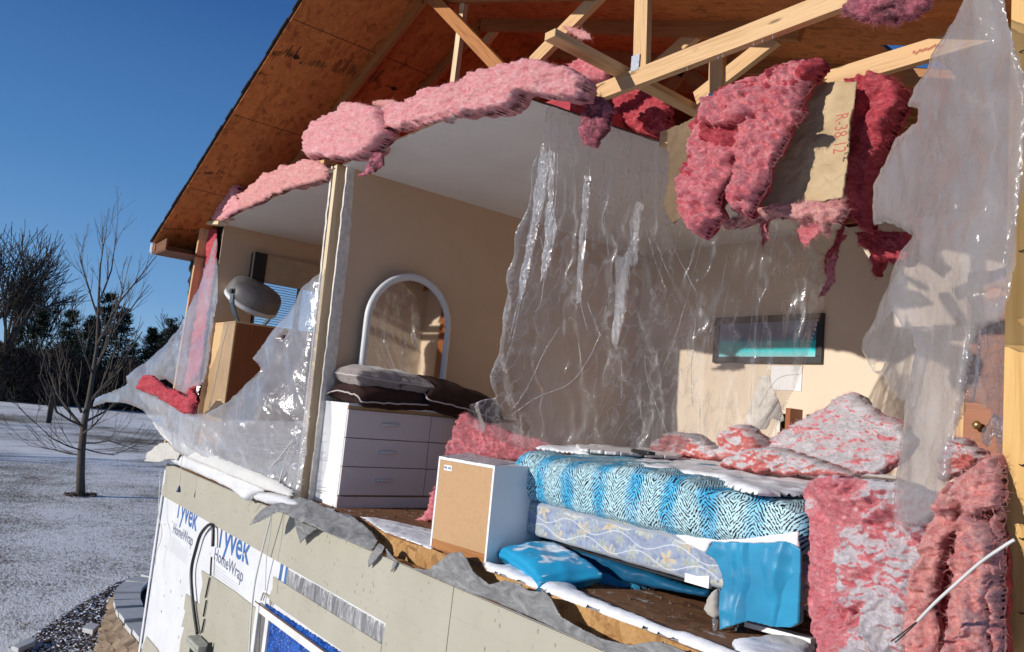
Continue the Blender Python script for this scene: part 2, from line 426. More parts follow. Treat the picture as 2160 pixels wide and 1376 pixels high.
def m_plastic(name, milk=.25, tint=(.93, .93, .95), rough=.16, wr=1.0, vs=(14, 14, 3), white=(.82, .83, .86), gl0=.075, streak=.3):
    """thin polyethylene film"""
    g = G(name); co = g.co
    d = g.mix(.12, co, g.n('TexNoise', Vector=co, Scale=2.2, Detail=3.0).outputs[1])
    n1 = g.noise(g.map(d, vs), 1, 5, .55, .4); n2 = g.noise(d, 16, 5, .6, 1.4)
    cr_ = g.n('TexVoronoi', Vector=g.mix(.25, co, g.n('TexNoise', Vector=co, Scale=6.0, Detail=4.0).outputs[1]), Scale=7.0, _feature='DISTANCE_TO_EDGE').outputs[0]
    h = g.math('ADD', g.math('MULTIPLY', n1, 1.0), g.math('MULTIPLY', n2, .35))
    h = g.math('ADD', h, g.math('MULTIPLY', g.ramp(cr_, (0, 0.0), (.12, 1.0)), .10))
    bm = g.bump(h, .75*wr, .03)
    b2 = g.bump(n2, .12*wr, .02); dif = g.n('BsdfDiffuse', Color=white, Normal=b2); tr = g.n('BsdfTranslucent', Color=white, Normal=b2)
    body = g.n('MixShader', Fac=.45, i1=dif.outputs[0], i2=tr.outputs[0])
    tp = g.n('BsdfTransparent', Color=tint)
    lw = g.n('LayerWeight', Blend=.5, Normal=bm).outputs['Facing']
    lw0 = g.n('LayerWeight', Blend=.5).outputs['Facing']
    d0 = g.mix(.05, co, g.n('TexNoise', Vector=co, Scale=1.3, Detail=2.0).outputs[1]); st = g.noise(g.map(d0, tuple(x*1.6 for x in vs)), 1, 4, .5, .25); st = g.ramp(g.math('ABSOLUTE', g.math('SUBTRACT', st, .5)), (.0, streak), (.035, streak*.25), (.09, 0.0))
    st = g.math('MULTIPLY', st, g.ramp(g.noise(co, 1.7, 3), (.38, .15), (.58, 1.0)))
    h = g.math('ADD', h, g.math('MULTIPLY', st, .8)); bm = g.bump(h, .75*wr, .03)
    mk = g.math('ADD', g.math('MULTIPLY', g.math('POWER', lw0, 4.0), .25), g.ramp(g.noise(co, 2.5, 5), (.3, milk*.7), (.7, min(1, milk*1.3))))
    mk = g.math('ADD', mk, st)
    mk = g.math('ADD', mk, g.math('MULTIPLY', g.ramp(n1, (.56, 0.0), (.66, 1.0)), .03))
    a = g.n('MixShader', Fac=g.math('MINIMUM', mk, .97), i1=tp.outputs[0], i2=body.outputs[0])
    fr = g.math('ADD', g.math('MULTIPLY', g.math('POWER', lw, 4.0), .75), gl0)
    gl = g.n('BsdfGlossy', Color=(1, 1, 1), Roughness=rough, Normal=bm)
    return g.out(g.n('MixShader', Fac=fr, i1=a.outputs[0], i2=gl.outputs[0]))
def m_cloth(name, col, rough=.8, sheen=.2, sc=250, spec=.2, var=.1):
    g = G(name); co = g.co; n = g.noise(co, 5, 4)
    c = g.ramp(n, (.3, tuple(x*(1-var) for x in col)), (.7, tuple(min(1, x*(1+var)) for x in col)))
    return g.pbr(c, rough, g.bump(g.noise(co, sc, 2), .2, .001), spec, Sheen_Weight=sheen)
def m_snow(name):
    g = G(name); co = g.co
    return g.pbr(g.ramp(g.noise(co, 9, 6), (.3, (.78, .80, .84)), (.7, (.87, .88, .90))), .6, g.bump(g.math('ADD', g.noise(co, 25, 6, .7), g.math('MULTIPLY', g.noise(co, 220, 3), .4)), .5, .01), .3)

M = {}
M['lumber'] = m_wood('pine_lumber', (.62, .40, .20), (.44, .24, .10))
M['lumber_pale'] = m_wood('pale_lumber', (.72, .58, .38), (.55, .38, .20))
M['lumber_dark'] = m_wood('dark_lumber', (.40, .17, .055), (.24, .09, .025))
M['lumber_post'] = m_wood('golden_lumber', (.62, .38, .13), (.47, .26, .07), sc=.6)
M['osb'] = m_osb('roof_flake_board', (.52, .165, .038), (.68, .25, .065), (.25, .075, .018))
M['osb_floor'] = m_osb('floor_flake_board', (.22, .10, .045), (.33, .16, .075), (.09, .04, .02), snow=True)
M['osb_edge'] = m_osb('broken_board_edge', (.45, .24, .08), (.6, .36, .15), (.2, .09, .03))
M['shingle'] = m_plain('asphalt_shingle', (.022, .022, .024), .95, .4, 30, .6)
M['white_metal'] = m_plain('white_aluminium_trim', (.72, .72, .70), .4)
M['drywall'] = m_plain('ceiling_paint', (.80, .76, .72), .9, .04, 3, .25, 180)
M['paper_edge'] = m_plain('torn_drywall_paper', (.66, .62, .56), .9, .2, 20, .5)
M['beige'] = m_plain('beige_wall_paint', (.57, .40, .265), .75, .05, 2, .12, 200)
M['cream'] = m_plain('cream_wall_paint', (.69, .57, .44), .75, .05, 2, .12, 200)
M['snow'] = m_snow('snow')
M['pink'] = m_pink('pink_glass_wool', (.66, .07, .10), (.90, .27, .31), (.98, .56, .55))
M['pink_light'] = m_pink('light_pink_glass_wool', (.78, .17, .21), (.93, .42, .44), (.98, .72, .70))
M['pink_pale'] = m_pink('pale_glass_wool', (.74, .20, .21), (.90, .42, .40), (.95, .66, .58))
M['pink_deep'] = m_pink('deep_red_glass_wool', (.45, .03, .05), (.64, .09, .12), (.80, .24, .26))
M['pink_snow'] = m_pink('snowy_glass_wool', (.68, .08, .09), (.90, .28, .26), (.96, .50, .44), snow=.62)
M['pink_batt'] = m_pink('standing_glass_wool', (.68, .08, .12), (.92, .29, .33), (.98, .56, .55), snow=.66, att=True)
M['salmon'] = m_pink('salmon_glass_wool', (.86, .17, .18), (1.0, .45, .42), (1.0, .72, .66))
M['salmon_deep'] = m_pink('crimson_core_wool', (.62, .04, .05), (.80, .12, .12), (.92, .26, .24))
M['pink_dirty'] = m_pink('sooty_glass_wool', (.40, .07, .11), (.62, .18, .24), (.8, .4, .44), dirt=.8)
M['film'] = m_plastic('clear_polyethylene_film', .15, vs=(8, 8, .55), rough=.16, gl0=.09, wr=.5, streak=.34, tint=(.90, .90, .91))
M['film_milky'] = m_plastic('milky_polyethylene_film', .30, vs=(2.5, 2.5, 1.6), rough=.17, wr=.8, white=(.63, .59, .565), streak=.10)
M['film_shiny'] = m_plastic('folded_polyethylene_film', .22, vs=(26, 26, 8), rough=.2, wr=2.6, gl0=.24)
M['film_left'] = m_plastic('billowing_polyethylene_film', .34, vs=(3, 3, 3), rough=.2, wr=.5, gl0=.10, streak=.12)
M['film_dense'] = m_plastic('layered_polyethylene_film', .34, vs=(9, 9, 9), rough=.2, wr=1.1, white=(.5, .5, .53))
M['kraft'] = None
g = G('kraft_paper'); co = g.co
cr1 = g.n('TexVoronoi', Vector=g.mix(.3, co, g.n('TexNoise', Vector=co, Scale=5.0, Detail=4.0).outputs[1]), Scale=9.0, _feature='DISTANCE_TO_EDGE').outputs[0]
M['kraft'] = g.pbr(g.ramp(g.noise(co, 6, 6), (.3, (.40, .29, .16)), (.7, (.54, .41, .25))), .75, g.bump(g.math('ADD', g.ramp(cr1, (0, 0.0), (.1, 1.0)), g.noise(co, 20, 5)), .35, .01), .25)

def m_siding():
    g = G('painted_fibre_siding'); co = g.co
    n = g.noise(co, 3, 5); n2 = g.noise(g.map(co, (3, 1, 60)), 3, 5, .7)
    lap = g.ramp(g.math('PINGPONG', g.math('ADD', g.n('SeparateXYZ', Vector=co).outputs[2], g.math('MULTIPLY', g.noise(co, .8, 2), .01)), .064), (.0, 0.0), (.0018, 1.0))
    c = g.ramp(n, (.3, (.375, .355, .285)), (.7, (.42, .40, .325)))
    sp = g.n('TexVoronoi', Vector=g.map(co, (26, 26, 14)), Scale=1.0).outputs[0]
    rnd = g.noise(co, 3.3, 3)
    k = g.math('MULTIPLY', g.ramp(sp, (.10, 1.0), (.2, 0.0)), g.ramp(rnd, (.44, 0.0), (.58, 1.0)))
    c = g.mix(g.math('MULTIPLY', k, .75), c, (.16, .12, .08))
    c = g.mix(g.math('MULTIPLY', g.ramp(g.noise(g.map(co, (9, 1, 2)), 2.5, 6, .75), (.62, 0.0), (.8, 1.0)), .4), c, (.36, .31, .22))
    return g.pbr(c, .55, g.bump(g.math('ADD', g.math('MULTIPLY', n2, .35), g.math('MULTIPLY', lap, .5)), .5, .004), .35)
M['siding'] = m_siding()
def m_wrap():
    g = G('white_house_wrap'); co = g.co
    v = g.noise(co, 4, 5)
    cr2 = g.n('TexVoronoi', Vector=g.mix(.3, co, g.n('TexNoise', Vector=co, Scale=3.0, Detail=4.0).outputs[1]), Scale=4.0, _feature='DISTANCE_TO_EDGE').outputs[0]
    return g.pbr(g.ramp(v, (.3, (.60, .61, .635)), (.7, (.68, .69, .71))), .6, g.bump(g.math('ADD', v, g.ramp(cr2, (0, 0.0), (.05, .4))), .25, .01), .3)
M['wrap'] = m_wrap()
def m_lead():
    g = G('torn_grey_membrane'); co = g.co
    n = g.noise(g.map(co, (6, 6, 14)), 1.3, 7, .7, 1.2)
    return g.pbr(g.ramp(n, (.3, (.10, .10, .105)), (.5, (.19, .19, .19)), (.72, (.32, .32, .32))), .5, g.bump(g.noise(g.map(co, (12, 12, 3)), 1.5, 4, .5, 1.0), .5, .015), .4)
M['membrane'] = m_lead()
def m_foil():
    g = G('wrinkled_grey_foil'); co = g.co
    n = g.noise(g.map(co, (9, 9, 2.5)), 1.6, 5, .6, 2.2)
    return g.pbr(g.ramp(n, (.3, (.16, .16, .165)), (.5, (.34, .34, .35)), (.68, (.6, .6, .62))), .38, g.bump(n, .7, .03), .6, .35)
M['foil'] = m_foil()
M['melamine'] = m_plain('white_melamine', (.80, .80, .80), .35, .02, 2, .02)
M['melamine_warm'] = m_plain('white_drawer_front', (.70, .62, .60), .4, .02, 2, .02)
M['hardboard'] = m_plain('tan_hardboard_back', (.47, .29, .15), .75, .05, 50, .1)
M['cab_front'] = m_wood('light_veneer', (.66, .46, .25), (.50, .31, .15), .4, knots=False)
M['cab_side'] = m_wood('red_brown_veneer', (.30, .10, .035), (.19, .055, .02), .4, knots=False)
M['cable_white'] = m_plain('white_cable_sheath', (.6, .6, .57), .4)
M['black'] = m_plain('black_plastic', (.02, .02, .022), .4, .1)
M['black_metal'] = m_plain('black_metal', (.03, .03, .033), .35)
M['rust'] = m_plain('brown_stain', (.12, .05, .025), .8)
M['satin'] = None
g = G('blue_satin'); co = g.co
M['satin'] = g.pbr(g.ramp(g.noise(co, 4, 4), (.3, (.008, .19, .36)), (.7, (.015, .29, .50))), .46, g.bump(g.noise(co, 4, 3, .5, 1.0), .15, .02), .5, Sheen_Weight=.4, Anisotropic=.5)
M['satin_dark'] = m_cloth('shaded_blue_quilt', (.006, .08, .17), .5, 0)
M['tarp'] = None
g = G('blue_tarp'); co = g.co
cr3 = g.n('TexVoronoi', Vector=g.mix(.35, co, g.n('TexNoise', Vector=co, Scale=5.0, Detail=4.0).outputs[1]), Scale=8.0, _feature='DISTANCE_TO_EDGE').outputs[0]
M['tarp'] = g.pbr(g.ramp(g.noise(co, 9, 5), (.3, (.005, .05, .30)), (.7, (.02, .13, .55))), .28, g.bump(g.math('ADD', g.ramp(cr3, (0, 0.0), (.2, 1.0)), g.noise(co, 12, 5)), .9, .03), .6)
M['brown_cloth'] = m_cloth('dark_brown_pillowcase', (.035, .016, .013), .7, 0)
M['piping'] = m_cloth('pale_piping', (.5, .45, .42))
M['sock'] = m_cloth('grey_fleece', (.42, .39, .35), .95, .5, 120)
M['ice'] = G('clear_ice').pbr((.9, .95, 1), .08, None, .5, 0, Transmission_Weight=.9, IOR=1.31)
M['mirror'] = G('mirror_glass').pbr((.82, .80, .76), .03, None, .5, 1.0)
M['mirror_frame'] = m_plain('white_mirror_frame', (.60, .60, .60), .4, .02)
M['grey_fan'] = m_plain('grey_fan_shell', (.17, .16, .155), .45)
M['pale_fan'] = m_plain('pale_fan_shell', (.60, .61, .62), .4)
M['fan_base'] = m_plain('slate_fan_stand', (.10, .14, .18), .4)
M['darkwood'] = m_plain('black_valance_end', (.015, .013, .012), .6)
M['steel'] = m_plain('galvanised_plate', (.48, .52, .56), .35, .15, 60, .3, 200, .5, .6)

def m_tiger():
    g = G('blue_tiger_stripe_sheet'); uv = g.uv; s = g.n('SeparateXYZ', Vector=uv); u, v = s.outputs[0], s.outputs[1]
    wob = g.noise(uv, 6, 3, .5); u2 = g.math('ADD', u, g.math('MULTIPLY', g.math('SUBTRACT', wob, .5), .03))
    k = g.math('PINGPONG', g.math('ADD', u2, 5.0), .105)                       # 0..0.105 chevron
    n = g.noise(g.map(uv, (12, 12, 1)), 2.2, 4, .6)
    ph = g.math('ADD', g.math('MULTIPLY', g.math('ADD', v, g.math('MULTIPLY', k, 1.15)), 58.0), g.math('MULTIPLY', n, 2.2))
    fr = g.math('ABSOLUTE', g.math('SUBTRACT', g.math('FRACT', ph), .5))
    th = g.ramp(g.noise(g.map(uv, (42, 60, 1)), 1.2, 3, .6), (.36, .0), (.58, .30))
    line = g.math('LESS_THAN', fr, th)
    blue = g.ramp(g.math('MULTIPLY', k, 9.5), (.22, (.07, .44, .74)), (.55, (.42, .66, .74)))
    blue = g.mix(g.ramp(g.noise(uv, 2.3, 2), (.45, 0.0), (.6, .45)), blue, (.55, .74, .78))
    c = g.mix(line, blue, (.01, .01, .015))
    return g.pbr(c, .65, g.bump(g.noise(g.co, 14, 4), .25, .01), .25)
M['tiger'] = m_tiger()
def m_floral():
    g = G('floral_box_spring_ticking'); uv = g.uv; s = g.n('SeparateXYZ', Vector=uv); u, v = s.outputs[0], s.outputs[1]
    c = g.ramp(g.noise(uv, 22, 4, .6, .8), (.35, (.20, .24, .34)), (.5, (.27, .31, .42)), (.65, (.33, .38, .46)))
    for sc, off, col, R0 in ((6.2, (0, 0, 0), (.56, .47, .33), .30), (8.5, (3.1, 1.7, 0), (.42, .47, .45), .30), (10.5, (7.1, 4.7, 0), (.36, .40, .38), .34)):
        mv = g.map(uv, (sc, sc*1.1, 0), (0, 0, 0), off)
        vo = g.n('TexVoronoi', Vector=mv, Scale=1.0, Randomness=.85, _voronoi_dimensions='2D')
        dl = g.n('VectorMath', i0=mv, i1=vo.outputs['Position'], _operation='SUBTRACT').outputs[0]
        q = g.n('SeparateXYZ', Vector=dl); an = g.math('ARCTAN2', q.outputs[1], q.outputs[0])
        pet = g.math('ADD', .68, g.math('MULTIPLY', g.math('COSINE', g.math('MULTIPLY', an, 5.0)), .32))
        pet = g.math('MULTIPLY', g.math('ADD', pet, g.math('MULTIPLY', g.math('SUBTRACT', g.noise(uv, 30, 3), .5), .8)), R0)
        f = g.math('LESS_THAN', vo.outputs['Distance'], pet)
        fl_ = g.mix(g.ramp(vo.outputs['Distance'], (.03, .55), (.12, 0.0)), col, (.35, .26, .12))
        c = g.mix(g.math('MULTIPLY', f, .85), c, fl_)
    for k0 in (0.0, .06, .12):
        w = g.math('ADD', g.math('MULTIPLY', g.math('SINE', g.math('MULTIPLY', g.math('ADD', u, k0*2.2), 19.0)), .022), k0)
        ln = g.math('LESS_THAN', g.math('ABSOLUTE', g.math('SUBTRACT', g.math('SUBTRACT', v, w), -.04)), .0022)
        c = g.mix(g.math('MULTIPLY', ln, .75), c, (.62, .65, .72))
    return g.pbr(c, .8, g.bump(g.noise(uv, 14, 4), .2, .02), .2)
M['floral'] = m_floral()
def m_lawn():
    g = G('snowy_lawn'); co = g.co
    n = g.noise(g.map(co, (1, 1, 1)), .55, 9, .72, .3); n2 = g.noise(g.map(co, (2.2, 9, 1), (0, 0, .5)), 2.6, 7, .75)
    big = g.noise(co, .06, 4)
    n3 = g.noise(g.map(g.mix(.05, co, g.n('TexNoise', Vector=co, Scale=1.5, Detail=3.0).outputs[1]), (1.6, 4.5, 1), (0, 0, .4)), 5.5, 8, .82, .5)
    f = g.math('ADD', g.math('MULTIPLY', n, .32), g.math('ADD', g.math('MULTIPLY', n3, .68), g.math('MULTIPLY', g.math('SUBTRACT', big, .5), .55)))
    grass = g.ramp(g.noise(co, 9, 5), (.3, (.06, .05, .035)), (.7, (.24, .19, .13)))
    c = g.mix(g.ramp(f, (.44, 0.0), (.55, 1.0)), grass, (.93, .91, .87))
    return g.pbr(c, .9, g.bump(g.math('ADD', n2, g.noise(co, 30, 4)), .7, .03), .1)
M['lawn'] = m_lawn()
M['mulch'] = m_plain('dark_mulch_soil', (.06, .045, .035), .95, .5, 20, .9, 40)
M['leaf'] = m_plain('dead_leaf', (.09, .055, .03), .9, .5, 5)
M['bark'] = m_plain('grey_bark', (.085, .068, .055), .9, .35, 12, .6)
M['bark_dark'] = m_plain('dark_bark', (.05, .04, .032), .95, .3, 6, .5)
M['twig'] = m_plain('bare_twig', (.10, .075, .06), .9, .3, 3)
M['needle'] = m_plain('dark_needles', (.012, .024, .012), .9, .45, 1.2)
M['scrub'] = m_plain('brown_undergrowth', (.055, .04, .03), .95, .5, .8)
M['block'] = m_plain('tan_split_block', (.27, .20, .14), .95, .35, 9, 1.0, 28)
M['cap'] = m_plain('grey_cap_stone', (.50, .51, .51), .85, .1, 9, .4, 60)

print('materials ok')

# ================================================================== GROUND
def ground():
    n = 70; V = []; F = []
    for i in range(n+1):
        for j in range(n+1):
            a = (i/n*2-1); b = (j/n*2-1); x = -40+math.copysign(abs(a)**2.2, a)*900; y = 20+math.copysign(abs(b)**2.2, b)*900
            V.append((x, y, ZG))
    V = np.array(V); r = np.hypot(V[:, 0]+8, V[:, 1]-3)
    V[:, 2] += np.clip((r-14)/30, 0, 1)*.25*fbm(V/30, 3)
    for i in range(n):
        for j in range(n):
            k = i*(n+1)+j; F.append((k, k+n+1, k+n+2, k+1))
    tag(mobj('lawn', V, F, M['lawn'], smooth=True), 'winter lawn dusted with thin snow, brown grass showing through', kind='structure')
ground()

# ================================================================== HOUSE
house = thing('house', 'torn open two storey gable house with tan siding and exposed bedroom', 'house', loc=(-5, 4, ZG))
def stick(name, a, b, w, t, mat, parent, up=(0, 1, 0)): return MB().stick(a, b, w, t, up).build(name, mat, parent, bev=.002)
# --- floor
EX = [(x, YI-.02+.05*pn(np.array([x*2.1, 0, .5]))+.03*pn(np.array([x*9., 3, .5]))) for x in np.linspace(-8.2, -.8, 90)]
fl = MB().prism([(x, float(y), ZF) for x, y in EX]+[(-.8, YB, ZF), (-8.2, YB, ZF)], (0, 0, -.022)).build('floor_deck', M['osb_floor'], house)
MB().box((-8.4, YI+.02, ZF-.30), (-.7, YI+.06, ZF-.026)).build('rim_joist', M['osb_edge'], house)
# --- exterior wall below the floor
XR = -.6
MB().box((-8.66, D+.022, ZG-.3), (XR, D+.10, -.9)).build('wall_sheathing', M['osb_edge'], house)
wrap_o = MB().box((-8.672, D+.013, ZG-.3), (XR, D+.021, -.889)).build('house_wrap', M['wrap'], house)
tag(wrap_o, 'white house wrap with blue lettering exposed where siding is gone')
def panel(name, pts, y, th, mat, parent, bev=0):
    return MB().prism([Yp(px, py, y) for px, py in pts], (0, th, 0)).build(name, mat, parent, bev=bev)
def ragged(pts, i0, i1, amp, n, seed):
    """roughen the run of outline between two of its points"""
    out = []
    for k, p in enumerate(pts):
        out.append(p)
        if i0 <= k < i1:
            q = pts[k+1]
            for m in range(1, n):
                t = m/n; nz = pn(np.array([k*3.3+t*n*.73, seed, .3]))
                dx, dy = q[0]-p[0], q[1]-p[1]; L = math.hypot(dx, dy)+1e-6
                out.append((p[0]+dx*t-dy/L*nz*amp, p[1]+dy*t+dx/L*nz*amp))
    return out
# upper band split into boards so butt joints and lap lines are real
def board(pts, lab=None):
    o = panel('siding_board', pts, D, .0118, M['siding'], house)
    if lab: tag(o, lab)
    return o
def xz(x, z, y=D): return (x, y, z)
def clip_px(x, z): # facade point -> picture pixel (for outline bookkeeping)
    P = np.array([x, D, z]); k = P@cf; return (1080+FPX*(P@cr)/k, 688-FPX*(P@cu)/k)
TOP = -.889
def brd(x0, x1, z0, z1, dy=0.0, left=None, right=None):
    """one lapped board, thick lower edge standing proud; optional torn ends given as (x, z) points"""
    L = left or [(x0, z1), (x0, z0)]; Rr = right or [(x1, z0), (x1, z1)]
    pts = L+Rr
    V = []; 
    for x, z in pts:
        f = (z1-z)/max(z1-z0, 1e-6); V.append(Vector((x, D+dy-.009*f, z)))
    m = MB().prism(V, (0, .0115, 0)); return m.build('siding_board', M['siding'], house, bev=.0015)
zb = Yp(341, 1044, D).z            # lower edge of the surviving top band
ze = Yp(739, 1322, D).z
jx = lambda px, py: Yp(px, py, D).x
g_ = .0025
brd(-8.68, -3.165, zb, TOP); brd(-3.160, -1.9, zb, TOP); brd(-1.895, XR, zb, TOP)
x_gap_r = jx(813, 1321)
z2 = Yp(808, 1361, D).z; z1_ = Yp(739, 1322, D).z
xl = jx(575, 1219)
print('siding z', zb, z2, 'x', x_gap_r, xl)
rows = [zb]
h = zb-Yp(808, 1361, D).z
print('row h', h)
z = zb
# second row: only right of the torn gap
brd(x_gap_r, -1.62, z-h, z-g_, right=None); brd(-1.617, XR, z-h, z-g_)
# third row downward: long board above the window, torn at its left end
zt = Yp(606, 1236, D).z
zw = Yp(549, 1271, D).z
xw0 = jx(549, 1271)
tl = [(xl, z-h), (xl+.03, z-h-.07), (xl-.005, z-h-.14), (xl+.035, z-h-.2), (xl+.02, zw+.07), (xl+.05, zw+.06)]
brd(xl, x_gap_r-.02, zw+.06, z-h-g_, left=tl); brd(x_gap_r-.015, -2.3, zw+.06, z-h-g_); brd(-2.297, XR, zw+.06, z-h-g_)
xw1 = xw0+1.75
z = zw+.06
while z > ZG: 
    brd(xw1+.09, XR, z-.2, z-g_); z -= .2
# lower left siding sheet with stepped torn edge
pl = C('d6', (455, 745), (530, 790), (700, 900), (890, 1050), (885, 1140), (862, 1376), (820, 1600), (250, 1600), (285, 1376), (295, 1290), (325, 1180), (300, 1180), (332, 1060), (320, 1040), (335, 925), (440, 1015), (447, 930), (466, 850))
q = [Yp(a, b, D) for a, b in pl]
tag(MB().prism([(p.x, D, p.z) for p in q], (0, .0118, 0)).build('siding_board', M['siding'], house), 'lower left siding remnant with stepped torn edge')
q = [Yp(a, b, D) for a, b in C('d6', (30, 1255), (110, 1350), (190, 1500), (-40, 1600), (-10, 1376))]
MB().prism([(p.x, D-.001, p.z) for p in q], (0, .0118, 0)).build('siding_board', M['siding'], house)
# grey wrinkled foil behind the missing board
fo = C('d1', (370, 770), (600, 890), (830, 1030), (1098, 1180), (1074, 1330), (830, 1195), (600, 1035), (362, 885))
relief('foil_backing', fo, D+.012, M['foil'], house, tf=0, tb=0, step=3, jag=1.5, seed=4, disp=lambda P, X: .006*ridge(P*np.array([14, 14, 5])))
# corner trim
MB().box((-8.70, D-.006, ZG-.3), (-8.64, D+.0, -.96)).build('corner_edge', M['wrap'], house)

# --- printed wrap lettering
def text(s, px0, px1, pk0, pk1, y, mat, parent, hgt, name='lettering', ax=(1, 0, 0)):
    cu_ = bpy.data.curves.new(name, 'FONT'); cu_.body = s; cu_.offset = .016 if s == 'Tyvek' else .008; cu_.resolution_u = 3
    o = bpy.data.objects.new('tmp', cu_); COL.objects.link(o)
    bpy.context.view_layer.update(); me = bpy.data.meshes.new_from_object(o); bpy.data.objects.remove(o)
    co_l = np.array([v.co[:] for v in me.vertices]); 
    w0, w1 = co_l[:, 0].min(), co_l[:, 0].max(); capz = 0.69 if hgt > 0 else 1
    a = Yp(px0, pk0, y); b = Yp(px1, pk1, y); ex = (b-a); 
    V = [(a.x+ex.x*(c[0]-w0)/(w1-w0), y, a.z+ex.z*(c[0]-w0)/(w1-w0)+c[1]/.69*hgt) for c in co_l]
    F = [tuple(p.vertices) for p in me.polygons]
    return mobj(name, V, F, mat, parent)
M['ink'] = m_plain('blue_print_ink', (.055, .14, .36), .6); M['ink_grey'] = m_plain('grey_print_ink', (.13, .15, .22), .6); M['ink_faint'] = m_plain('faint_print_ink', (.5, .52, .56), .6); M['ink_red'] = m_plain('red_print_ink', (.42, .10, .06), .7); M['ink_black'] = m_plain('black_print_ink', (.03, .015, .008), .8)
yt = D+.0115
def wordmark(t0, t1, t2, t3, h0, h1, kh):
    a, b = C('d6', t0, t1); A, B = Yp(*a, yt), Yp(*b, yt)
    k0, k1 = C('d6', *kh); H = Yp(*k0, yt).z-Yp(*k1, yt).z
    text('Tyvek', a[0], b[0], a[1], b[1], yt, M['ink'], wrap_o, .215)
    a, b = C('d6', t2, t3); text('HomeWrap', a[0], b[0], a[1], b[1], yt, M['ink_grey'], wrap_o, h0)
    A = Yp(*a, yt); B = Yp(*b, yt); w = B.x-A.x; m = MB()
    for r_ in range(7):
        zz = A.z-.05-r_*.022; x = A.x
        while x < A.x+w*(.9 if r_ else .45):
            l = random.uniform(.01, .035); m.add([(x, yt, zz), (x+l, yt, zz), (x+l, yt, zz+.006), (x, yt, zz+.006)], [(0, 1, 2, 3)]); x += l+.008
    m.build('fine_print', M['ink_faint'], wrap_o)
wordmark((255, 322), (418, 442), (235, 452), (385, 558), .098, 0, ((418, 345), (414, 438)))
wordmark((568, 548), (822, 702), (553, 655), (772, 838), .098, 0, ((826, 575), (818, 698)))
a = C('d6', (1050, 815))[0]; A = Yp(*a, yt)
m = MB(); 
for dx, sl_ in ((.0, .02), (.10, -.0)):
    m.add([(A.x+dx, yt, A.z), (A.x+dx+.045, yt, A.z-.03), (A.x+dx+.055+sl_, yt, A.z+.22), (A.x+dx+.01+sl_, yt, A.z+.22)], [(0, 1, 2, 3)])
m.build('lettering', M['ink'], wrap_o)
# fastener caps and tears in the wrap
for _ in range(34):
    x = random.uniform(-8.6, -5.0); z = random.uniform(-2.9, -1.1)
    MB().tube([(x, yt-.001, z), (x, yt-.004, z)], random.uniform(.006, .016), 7).build('fastener_cap', M['paper_edge'], wrap_o)
for _ in range(26):
    x = random.uniform(-8.6, -5.2); z = random.uniform(-2.9, -1.2); a = random.uniform(0, 3); l = random.uniform(.008, .03)
    MB().add([(x, yt, z), (x+l*math.cos(a), yt, z+l*math.sin(a)), (x+l*.3, yt, z-l)], [(0, 1, 2)]).build('puncture', M['ink_black'], wrap_o)

# --- lower window with blue tarp
win = MB(); fw = .055
x0, x1, zt_, zb_ = xw0, xw0+1.75, zw, zw-1.3
win.box((x0, D-.03, zt_-fw), (x1, D+.03, zt_)); win.box((x0, D-.03, zb_), (x0+fw, D+.03, zt_-fw)); win.box((x1-fw, D-.03, zb_), (x1, D+.03, zt_-fw)); win.box((x0, D-.03, zb_-fw), (x1, D+.03, zb_))
winp = win.build('window', M['white_metal'], house, bev=.004); tag(winp, 'white framed lower window covered inside by blue tarp')
MB().box((x0+fw, D-.012, zb_), (x0+fw+.13, D+.010, zt_-fw)).build('side_track', M['grey_fan'], winp)
MB().box((x0+fw+.13, D-.022, zb_), (x0+fw+.19, D+.009, zt_-fw)).build('sash', M['white_metal'], winp, bev=.003)
mt = relief('tarp', [(560, 1272), (720, 1376), (900, 1520), (560, 1700)], D+.004, M['tarp'], winp, tf=0, tb=0, step=5, jag=0, disp=lambda P, X: .012*ridge(P*7))
MB().add([(x0-.02, D-.034, zt_+.012), (x1, D-.034, zt_+.012), (x1, D-.034, zt_+.002), (x0-.02, D-.034, zt_+.002)], [(0, 1, 2, 3)]).build('rust_line', M['rust'], winp)
# small bracket frame above the window corner
m = MB(); a, b, c_, d_ = [Yp(*p, D-.004) for p in C('d6', (915, 975), (935, 920), (1000, 970), (990, 1015))]
for s_, e_ in ((a, b), (b, c_), (c_, d_)): m.stick(s_, e_, .012, .008)
m.build('window_bracket', M['siding'], winp)

# --- ceilings
EXc = [(x, YI-.03+.05*float(pn(np.array([x*2.6, 9, .5])))+.02*float(pn(np.array([x*12., 3, .5])))) for x in np.linspace(XP, -3.19, 46)]
r1 = Zp(1110, 207, ZC); r2 = Zp(1408, 308, ZC)
rt = [(r1.x, r1.y)]+[(r1.x+(r2.x-r1.x)*t+.015*float(pn(np.array([t*15, 1, 1.]))), r1.y+(r2.y-r1.y)*t) for t in np.linspace(.1, 1, 12)]
rt += [(r2.x+.01, 4.3), (r2.x-.02, YB)]
EXc = [p for p in EXc if p[0] < r1.x-.05]
ce = MB().prism([(a, b, ZC) for a, b in EXc+rt+[(XP, YB)]], (0, 0, .013)).build('ceiling', M['drywall'], house); tag(ce, 'grey white bedroom ceiling ending at a broken edge')
M['gyp_edge'] = m_plain('broken_gypsum_edge', (.10, .065, .04), .95, .5, 20, .6, 60)
def edge_mat(o):
    o.data.materials.append(M['gyp_edge'])
    for p in o.data.polygons:
        if abs(p.normal.z) < .5: p.material_index = 1
edge_mat(ce)
EXl = [(x, YI-.02+.05*float(pn(np.array([x*2.6, 9, .5])))) for x in np.linspace(XL, XP-.14, 30)]
MB().prism([(a, b, ZC) for a, b in EXl+[(XP-.14, YB), (XL, YB)]], (0, 0, .013)).build('ceiling', M['drywall'], house); edge_mat(bpy.data.objects['ceiling.001'])
